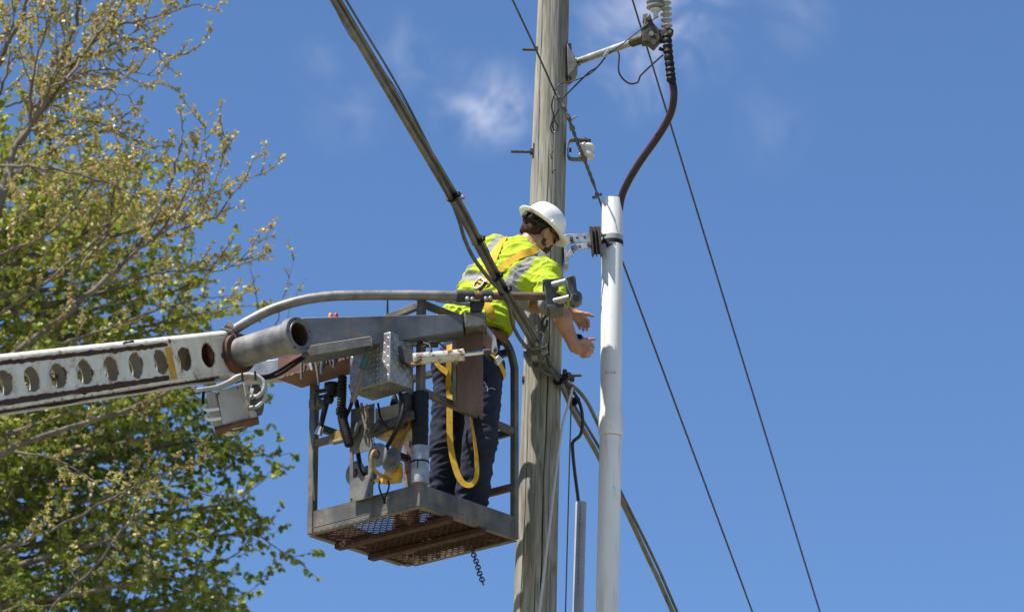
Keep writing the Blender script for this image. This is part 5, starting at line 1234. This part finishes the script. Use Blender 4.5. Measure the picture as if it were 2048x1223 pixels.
# small striped flag sticker on the rear of the hat
red_s = mat('red sticker stripe', (.55, .22, .24), rough=.4, bump=0); blue_s = mat('blue sticker field', (.35, .36, .50), rough=.4, bump=0)
m = MB(); m2 = MB()
hv = [Vector(v) for v in vs]; HBV = BVHTree.FromPolygons(hv, [f for f in fs if len(f) == 4])
def on(bv, px, py, o=.002):
    h_ = bv.ray_cast(CAM, ray(px, py).normalized()); return (h_[0] + h_[1] * o * (1 if h_[1].dot(ray(px, py)) < 0 else -1), h_[1] if h_[1].dot(ray(px, py)) < 0 else -h_[1]) if h_[0] else (None, None)
for i in range(5):
    P_ = [on(HBV, 1058 + x - .45 * i, 421 + i * 2.2 - x * .42, .0012) for x in (0, 4, 8, 12)]
    P_ = [p for p in P_ if p[0]]
    if len(P_) > 1: m.ribbon([p for p, n in P_], [n for p, n in P_], .0032, .0006)
if m.v: m.build('flag_sticker', red_s, hat)
# suspension strap and ratchet knob at the back
m = MB(); m.tube([KP(math.cos(a) * .112, math.sin(a) * .092, -.022 - .012 * (math.cos(a) < -.3)) for a in np.linspace(R(100), R(260), 18)], .009, 8); m.build('suspension_strap', black_fab, hat)
m = MB(); m.lathe(KP(-.120, -.012, -.030), -fk, [(-.01, .016), (0, .023), (.012, .023), (.016, .017)], 22); m.cbox(KP(-.106, -.045, -.03), fk * .010, lk * .035, uk * .012); m.build('ratchet_knob', rubber, hat, bevel=.001)

# ------------------------------------------------------------------ harness
harness = None
def strap(name, px_pts, bv, w, n=6, o=.003, mt=None, parent=None):
    P = cr([Vector((x, y, 0)) for x, y in px_pts], n); pts = []; ns = []
    for p in P:
        q, nv = on(bv, p.x, p.y, o)
        if q is not None: pts.append(q); ns.append(nv)
    # smooth the run so the webbing bridges small folds
    for _ in range(4):
        pts = [pts[0]] + [(pts[i - 1] + pts[i] * 2 + pts[i + 1]) / 4 for i in range(1, len(pts) - 1)] + [pts[-1]]
        ns = [ns[0]] + [(ns[i - 1] + ns[i] * 2 + ns[i + 1]).normalized() for i in range(1, len(ns) - 1)] + [ns[-1]]
    pts = [p + nv * .003 for p, nv in zip(pts, ns)]
    m = MB(); m.ribbon(pts, ns, w, .003); return m.build(name, mt or strap_m, parent)
hn = strap('safety_harness', [(1010, 477), (1000, 492), (990, 512), (977, 545), (966, 570)], SB, .044, parent=person)
strap('back_strap', [(1074, 500), (1058, 505), (1040, 512), (1015, 528), (990, 550), (966, 575)], SB, .044, parent=hn)
strap('waist_strap', [(962, 575), (968, 598), (978, 620), (988, 640)], SB, .044, parent=hn)
m = MB(); q, nv = on(SB, 961, 572, .012); tv_ = N1(W(975, 556, 0) - W(950, 584, 0)); tv_ = N1(tv_ - nv * tv_.dot(nv)); sv = nv.cross(tv_)
m.cbox(q + tv_ * .0, tv_ * .030, sv * .036, nv * .004); m.build('back_pad', black_fab, hn, bevel=.004)
m = MB(); ring = [q + nv * .012 + tv_ * (math.cos(a) * .036) + sv * (math.sin(a) * .026) for a in np.linspace(0, 2 * math.pi, 25)]; m.tube(ring, .0055, 10, cap=False); m.cbox(q + nv * .010 + tv_ * .034, tv_ * .006, sv * .030, nv * .004); m.build('dorsal_ring', galv, hn)
m = MB(); m.cbox(q + nv * .01 + tv_ * .012, tv_ * .008, sv * .022, nv * .003); m.cbox(q + nv * .006 - tv_ * .014, tv_ * .012, sv * .014, nv * .003); m.build('ring_web', strap_m, hn, bevel=.002)
strap('leg_strap', [(901, 690), (900, 720), (899, 760), (900, 800)], TBV, .040, parent=hn)
strap('leg_strap', [(866, 690), (868, 712), (880, 732), (898, 745)], TBV, .034, parent=hn)
strap('hip_strap', [(978, 706), (990, 716), (1000, 732), (1008, 752)], TBV, .034, parent=hn)
m = MB(); q, nv = on(TBV, 993, 722, .012)
m.cbox(q, N1(X + Z * -.9) * .02, N1(X * .9 + Z) * .024, nv * .004) if q else None
if m.v: m.build('buckle', galv, hn, bevel=.002)
lp = cr(PX((900, 790, -.235), (899, 830, -.24), (900, 880, -.245), (907, 922, -.25), (920, 958, -.25), (938, 970, -.245), (952, 955, -.24), (953, 918, -.24), (947, 870, -.24), (940, 835, -.235), (936, 805, -.23)), 7)
fr = frames(lp, X); nsl = [N1(Vector((.45 * math.sin(i * .09), -1, .1)) + X * (-.2 + 2.6 * max(0, (i - 30) / 40))) for i in range(len(lp))]
m = MB(); m.ribbon(lp, nsl, [.033 - .014 * min(1, max(0, (i - 28) / 30)) for i in range(len(lp))], .003); m.build('hanging_strap', strap_m, hn)
# belt with leather pouch, seat pocket stitching
m = MB(); bc = waist - Z * .045; ring = [bc + lat * math.cos(a) * .205 + lat.cross(Z).normalized() * math.sin(a) * .150 for a in np.linspace(0, 2 * math.pi, 49)]
m.ribbon(ring, [N1(p - bc) for p in ring], .045, .005); m.build('tool_belt', leather, person)
m = MB(); m.prism(PX((962, 652, -.24), (988, 662, -.22), (990, 700, -.22), (978, 706, -.24), (962, 690, -.24)), Y * .05); m.build('leather_pouch', leather, person, bevel=.008)
m = MB()
for P_ in ([(970, 772), (976, 777), (984, 776), (990, 779)], [(968, 764), (974, 772), (975, 782)]):
    p3 = [on(TBV, x, y, .003)[0] for x, y in P_]
    if all(p3): m.tube(p3, .0022, 6)
if m.v: m.build('pocket_stitching', mat('pale thread', (.45, .46, .5), rough=.8, bump=0), person)
# dark tool held between the hands, brown bag on the bucket floor
m = MB(); m.tube(PX((1146, 674, -.07), (1152, 672, -.07), (1160, 673, -.08), (1164, 677, -.09), (1168, 690, -.095)), [.010, .014, .015, .012, .010], 12); set_props(m.build('hand_tool', rubber), 'short black tool held in the worker\'s right fist', 'tool')
Gf = Field(BK(.60, .56, -.05) - Vector((.16, .16, 0)), BK(.60, .56, .5) + Vector((.16, .16, 0)), .007)
Gf.cone(BK(.60, .56, .05), BK(.60, .56, .28), .07, .055, .03, lat, 1.3); q_, w_ = Gf.mesh(); q_ = q_ + vnormals(q_, w_) * np.array([.008 * noise.noise(Vector(x) * 14) for x in q_.tolist()])[:, None]
bagm = smesh(q_, w_)
bag = bagm.build('tool_bag', leather, ang=180); set_props(bag, 'dark brown leather bag standing on the bucket floor behind the legs', 'bag')
# ------------------------------------------------------------------ trees at the left
def leaf_mat(name, cols, trans=.35):
    m = bpy.data.materials.new(name); m.use_nodes = True; t = m.node_tree; N = t.nodes; L = t.links; b = N['Principled BSDF']
    at = N.new('ShaderNodeAttribute'); at.attribute_name = 'tint'; r = N.new('ShaderNodeValToRGB'); L.new(at.outputs['Fac'], r.inputs[0]); e_ = r.color_ramp.elements
    while len(e_) < len(cols): e_.new(.5)
    for el, (p, c) in zip(e_, cols): el.position = p; el.color = c + (1,)
    L.new(r.outputs[0], b.inputs['Base Color']); b.inputs['Roughness'].default_value = .42
    tr = N.new('ShaderNodeBsdfTranslucent'); L.new(r.outputs[0], tr.inputs[0]); ms = N.new('ShaderNodeMixShader'); ms.inputs[0].default_value = trans
    L.new(b.outputs[0], ms.inputs[1]); L.new(tr.outputs[0], ms.inputs[2]); L.new(ms.outputs[0], N['Material Output'].inputs[0]); return m
SHAPE = [(0, 0), (.18, .30), (.42, .50), (.50, .30), (.78, .34), (1, 0), (.78, -.34), (.50, -.30), (.42, -.50), (.18, -.30)]
QUAD = [(0, 0), (.45, .42), (1, 0), (.45, -.42)]
class Tree:
    def __init__(s, seed): s.r = random.Random(seed); s.w = MB(); s.v = []; s.f = []; s.t = []
    def leaf(s, p, d, size, tint, shape):
        r = s.r; d = d.normalized(); n = Vector((r.gauss(0, .6), r.gauss(0, .6), r.gauss(.55, .5))); n = n - d * n.dot(d)
        if n.length < 1e-3: n = d.orthogonal()
        n.normalize(); sd = d.cross(n); k = len(s.v); dr = .25 * r.random()
        for (x, y) in shape: s.v.append(p + d * (x * size) + sd * (y * size * .95) + n * (abs(y) * .25 * size - x * x * dr * size))
        s.f.append(tuple(range(k, k + len(shape)))); s.t.append(tint)
    def rnd(s, d, ang):
        r = s.r; a = d.orthogonal().normalized(); b = d.cross(a); q = r.uniform(0, 2 * math.pi); return (d * math.cos(ang) + (a * math.cos(q) + b * math.sin(q)) * math.sin(ang)).normalized()
    def shoot(s, p, d, L, up, n=5, wob=.12):
        pts = [p.copy()]; r = s.r
        for i in range(n):
            d = (d + Vector((r.gauss(0, wob), r.gauss(0, wob), r.gauss(0, wob) + up))).normalized(); pts.append(pts[-1] + d * (L / n))
        return pts
    def along(s, pts, spacing, start=.1):
        tot = 0; nxt = spacing * s.r.random() + start
        for p, q in zip(pts, pts[1:]):
            L = (q - p).length
            while nxt < tot + L: yield p.lerp(q, (nxt - tot) / L), (q - p).normalized(); nxt += spacing * s.r.uniform(.7, 1.3)
            tot += L
    def finish(s, name, label, wood, leafm, base, crown='crown'):
        t = thing(name, label, 'tree', base)
        s.w.build('trunk', wood, t, ang=180)
        o0 = Vector(base); me = bpy.data.meshes.new(crown); me.from_pydata([tuple(v - o0) for v in s.v], [], s.f); me.materials.append(leafm)
        at = me.attributes.new('tint', 'FLOAT', 'FACE'); at.data.foreach_set('value', s.t); o = bpy.data.objects.new(crown, me); sc.collection.objects.link(o); o.parent = t; ORG[o.name] = o0
        return t

# ---- budding tree: grey limbs, sprays of small olive and orange young leaves
BT = 8.0
T1 = Tree(11)
base1 = Vector((W(-420, 1223, BT).x, Y0 + BT, 0))
trunk = [base1, W(-400, 2200, BT), W(-330, 1400, BT), W(-200, 1000, BT), W(-80, 600, BT), W(0, 400, BT), W(28, 300, BT), W(52, 258, BT)]
T1.w.tube(cr(trunk, 6), [.31 * (1 - i / 42) ** 2.0 + .018 for i in range(43)], 10)
limbs = [
    ([(40, 290, 0), (100, 175, -.1), (150, 50, -.2), (172, -60, -.3), (190, -160, -.3)], .024, .42), ([(45, 280, 0), (120, 155, .2), (185, 85, .3), (240, 10, .4), (290, -80, .5)], .022, .42),
    ([(52, 262, 0), (140, 150, .1), (205, 62, .2), (300, 38, .3), (400, 5, .3)], .018, .34), ([(70, 215, 0), (160, 118, .3), (240, 100, .5), (300, 96, .6), (350, 112, .6), (402, 92, .6)], .014, .2),
    ([(55, 262, 0), (110, 246, -.2), (170, 240, -.3), (225, 258, -.3), (288, 292, -.3)], .014, .25), ([(-20, 160, 0), (30, 60, -.2), (60, -20, -.3), (80, -90, -.3)], .022, .42), ([(-30, 110, .3), (40, 45, .3), (120, 30, .4), (165, -20, .4)], .012, .35),
    ([(-40, 335, -.4), (75, 335, -.5), (165, 350, -.5), (240, 378, -.5), (312, 412, -.5), (375, 440, -.5)], .014, .5), ([(-30, 372, .2), (60, 378, .2), (130, 392, .3), (190, 425, .3)], .013, .4), ([(10, 210, .3), (70, 205, .4), (140, 218, .5), (200, 215, .5)], .012, .3),
    ([(-70, 770, 0), (60, 685, 0), (150, 610, 0), (250, 520, .1), (318, 425, .2), (350, 340, .2), (365, 260, .2)], .032, .36), ([(150, 610, 0), (140, 560, .2), (210, 470, .4), (235, 350, .5), (270, 270, .5)], .020, .36), ([(250, 520, 0), (330, 450, -.2), (395, 340, -.3), (415, 240, -.3)], .014, .32), ([(300, 480, 0), (390, 420, .2), (440, 330, .3), (452, 262, .3)], .012, .3), ([(330, 470, -.1), (430, 430, -.2), (480, 370, -.2), (522, 345, -.2)], .010, .28),
    ([(-60, 935, .1), (60, 882, 0), (180, 842, 0), (300, 800, 0), (400, 745, 0), (470, 700, .1)], .028, .42), ([(-40, 1115, 0), (100, 1060, 0), (200, 1008, 0), (300, 955, 0), (360, 930, 0)], .016, .42), ([(200, 570, .2), (330, 545, .3), (450, 540, .3), (520, 478, .3)], .010, .32), ([(520, 645, .4), (512, 590, .4), (498, 525, .4)], .007, .12), ([(540, 680, .3), (568, 590, .3), (592, 505, .3)], .006, .18), ([(560, 690, .3), (590, 590, .3), (620, 552, .3)], .004, .14),
    ([(-30, 520, -.3), (90, 470, -.3), (160, 400, -.3), (215, 300, -.3)], .014, .36), ([(-20, 640, .4), (100, 560, .4), (250, 420, .4), (300, 300, .4)], .014, .34), ([(120, 690, -.2), (260, 640, -.3), (380, 600, -.3), (470, 590, -.3)], .012, .36), ([(100, 1220, 0), (190, 1130, 0), (260, 1040, 0), (330, 1000, 0)], .014, .36), ([(60, 250, .1), (110, 150, .2), (200, 105, .3), (270, 62, .4), (335, 22, .4)], .014, .36), ([(100, 175, -.2), (180, 142, -.2), (250, 140, -.3), (312, 152, -.3)], .010, .3), ([(60, 245, -.3), (66, 150, -.4), (92, 60, -.4), (104, -30, -.4)], .016, .42), ([(-20, 235, .2), (12, 150, .2), (22, 60, .2), (44, -30, .2)], .014, .42), ([(30, 300, .2), (110, 272, .3), (190, 268, .4), (245, 235, .4)], .010, .34), ([(120, 155, .1), (190, 172, 0), (250, 190, 0), (290, 165, 0)], .008, .3), ([(-40, 45, -.2), (30, 22, -.2), (95, -12, -.2)], .010, .42), ([(150, 110, .4), (215, 60, .5), (262, 10, .6), (290, -40, .6)], .010, .4), ([(30, 900, -.3), (160, 940, -.3), (300, 1080, -.3)], .010, .4)]
mirror = [([(-130 - (x - 60) * .75, y + 15, -d) for x, y, d in P_], r0, Lc) for k, (P_, r0, Lc) in enumerate(limbs) if k % 2 == 0]
mirror = [([(-40 + (P_[0][0] + 40) * .5, P_[0][1] + 30, 0)] + P_[1:], r0, Lc) for P_, r0, Lc in mirror]
def bud(p, d, big=1.0):
    for _ in range(T1.r.choice((3, 4, 4, 5))):
        dd = (d * .3 + Vector((T1.r.gauss(0, .8), T1.r.gauss(0, .8), T1.r.gauss(-.15, .7)))).normalized()
        T1.leaf(p, dd, T1.r.uniform(.017, .046) * big, min(1, max(0, T1.r.gauss(.45 if p.z > CAMZ + 9 else .60, .28))), QUAD)
for li, (P_, r0, Lc) in enumerate(limbs + mirror):
    pts = cr([W(x, y, BT + d * 1.6) for x, y, d in P_], 6); n = len(pts); ext = sum((a - b).length for a, b in zip(pts, pts[1:]))
    pts = [p + Vector((T1.r.gauss(0, .006), T1.r.gauss(0, .01), T1.r.gauss(0, .006))) for p in pts]
    T1.w.tube(pts, [r0 * (1 - .8 * i / (n - 1)) for i in range(n)], 7)
    for p, d in T1.along(pts, (.095 if P_[0][1] < 600 else .15) if li < len(limbs) else .14, .12):
        c = T1.shoot(p, T1.rnd(d, R(T1.r.uniform(25, 55))), Lc * (1 if P_[0][1] < 600 else .75) * T1.r.uniform(.5, 1.25), .14, 6)
        T1.w.tube(c, [.0052 * (1 - .75 * i / 6) for i in range(7)], 5)
        for p2, d2 in T1.along(c, .085, .05):
            c2 = T1.shoot(p2, T1.rnd(d2, R(T1.r.uniform(25, 60))), Lc * T1.r.uniform(.12, .42), .16, 3)
            T1.w.tube(c2, [.0028, .0025, .002, .0014], 4)
            for p3, d3 in T1.along(c2, .055, .03): bud(p3, d3)
            bud(c2[-1], d2)
        for p2, d2 in T1.along(c, .06, .03): bud(p2, d2, .9)
        bud(c[-1], d)
m1 = leaf_mat('young olive and orange leaves', [(0, (.50, .31, .12)), (.25, (.50, .38, .14)), (.5, (.45, .40, .12)), (.8, (.36, .40, .08)), (1, (.60, .54, .24))], .35)
T1.finish('budding_tree', 'nearly bare grey tree with small olive and orange young leaves reaching across the upper left', bark, m1, base1)

# ---- leafy tree behind: dense green maple foliage
LT_ = 11.5
T2 = Tree(23)
base2 = Vector((W(-520, 1223, LT_).x, Y0 + LT_, 0))
T2.w.tube(cr([base2, W(-480, 2300, LT_), W(-420, 1500, LT_), W(-330, 1000, LT_), W(-250, 600, LT_), W(-200, 400, LT_), W(-160, 250, LT_)], 6), [.40 - .36 * (i / 36) for i in range(37)], 10)
ends = [(215, 340, .3), (120, 295, -.6), (40, 290, .6), (235, 440, -.5), (330, 470, .9), (300, 560, -.4), (430, 560, .4), (470, 625, -.2), (385, 640, .8), (300, 700, -1.0), (440, 720, .2), (500, 775, .4), (540, 870, -.2), (562, 905, .4), (450, 870, .9), (360, 860, -.9), (470, 960, -.4), (545, 1005, .1), (568, 1060, .5), (420, 1040, -.9), (515, 1120, .3), (522, 1190, -.3), (430, 1180, .8), (535, 1260, .2), (330, 1150, -.9), (240, 1230, .4), (430, 1290, -.5), (130, 1120, 1.0), (120, 480, 1.2), (180, 620, 1.1), (60, 420, -1.0), (90, 760, -1.1), (200, 980, 1.2), (60, 1200, -1.1), (300, 380, 1.4), (310, 1320, .7), (180, 1330, -.8), (520, 1330, .4), (20, 620, .6), (250, 540, .9), (360, 720, 1.2), (150, 820, -1.3), (280, 820, 1.3), (60, 900, .9), (170, 720, -.6), (20, 340, .2), (20, 1060, -.5), (220, 880, -.2), (90, 560, -1.2), (350, 430, .1), (150, 400, -.2), (120, 1230, .6), (370, 1240, 1.2), (20, 480, -.5), (210, 330, 1.4)]
main_n = len(ends)
# the far side of the crown, left of the trunk and out of the photo, so the tree is whole from elsewhere
ends += [(-700 - (x - 100) * .8 + (i * 37) % 60, y - 20 + (i * 53) % 70, -d * .9) for i, (x, y, d) in enumerate(ends) if i % 3 != 1] + [(-150, 180, .4), (-260, 160, -.5), (-60, 240, -.9), (-330, 230, .7), (-420, 260, -.2)]
for i, (x, y, d) in enumerate(ends):
    y0 = y + 150 + T2.r.uniform(0, 120) if y > 500 else y + 260; x0 = -330 + max(0, (1000 - y)) * .22
    d *= 1.7
    if x > 400 and y > 600: x -= 62
    P_ = [W(x0, y0, LT_), W(x0 + (x - x0) * .4, y0 + (y - y0) * .5 + T2.r.uniform(-30, 30), LT_ + d * .5), W(x0 + (x - x0) * .75, y0 + (y - y0) * .82, LT_ + d * .9), W(x, y, LT_ + d)]
    pts = cr(P_, 7); n = len(pts); T2.w.tube(pts, [.05 * (1 - .88 * k / (n - 1)) for k in range(n)], 7)
    hue = T2.r.gauss(.5, .14) + min(.10, max(-.1, (800 - y) / 2500))
    for p, dd in T2.along(pts[5:], .125 if i < main_n else .17, .0):
        c = T2.shoot(p, T2.rnd(dd, R(T2.r.uniform(25, 65))), T2.r.uniform(.28, .70), .05, 5)
        T2.w.tube(c, [.008 * (1 - .7 * k / 5) for k in range(6)], 5)
        for p2, d2 in T2.along(c, .085, .06):
            c2 = T2.shoot(p2, T2.rnd(d2, R(T2.r.uniform(25, 65))), T2.r.uniform(.08, .28), .04, 3); T2.w.tube(c2, [.003, .0026, .002, .0015], 4)
            for p3, d3 in list(T2.along(c2, .06, .02)) + [(c2[-1], d2)]:
                for _ in range(T2.r.choice((2, 3, 4))):
                    T2.leaf(p3, Vector((T2.r.gauss(0, .8), T2.r.gauss(0, .8), T2.r.gauss(-.35, .5))) + d3 * .4, T2.r.uniform(.032, .070), min(1, max(0, T2.r.gauss(hue, .2))), SHAPE)
    # leader tip
    for p3, d3 in T2.along(pts[-6:], .05, .0):
        for _ in range(2): T2.leaf(p3, Vector((T2.r.gauss(0, .8), T2.r.gauss(0, .8), T2.r.gauss(-.2, .5))) + d3 * .6, T2.r.uniform(.045, .08), min(1, max(0, T2.r.gauss(hue + .1, .15))), SHAPE)
m2 = leaf_mat('maple leaves', [(0, (.09, .14, .018)), (.35, (.19, .25, .028)), (.65, (.31, .34, .045)), (1, (.46, .42, .10))], .4)
T2.finish('leafy_tree', 'dense green leafy tree filling the lower left behind the boom', bark, m2, base2)
print('leaves', len(T1.f), len(T2.f))
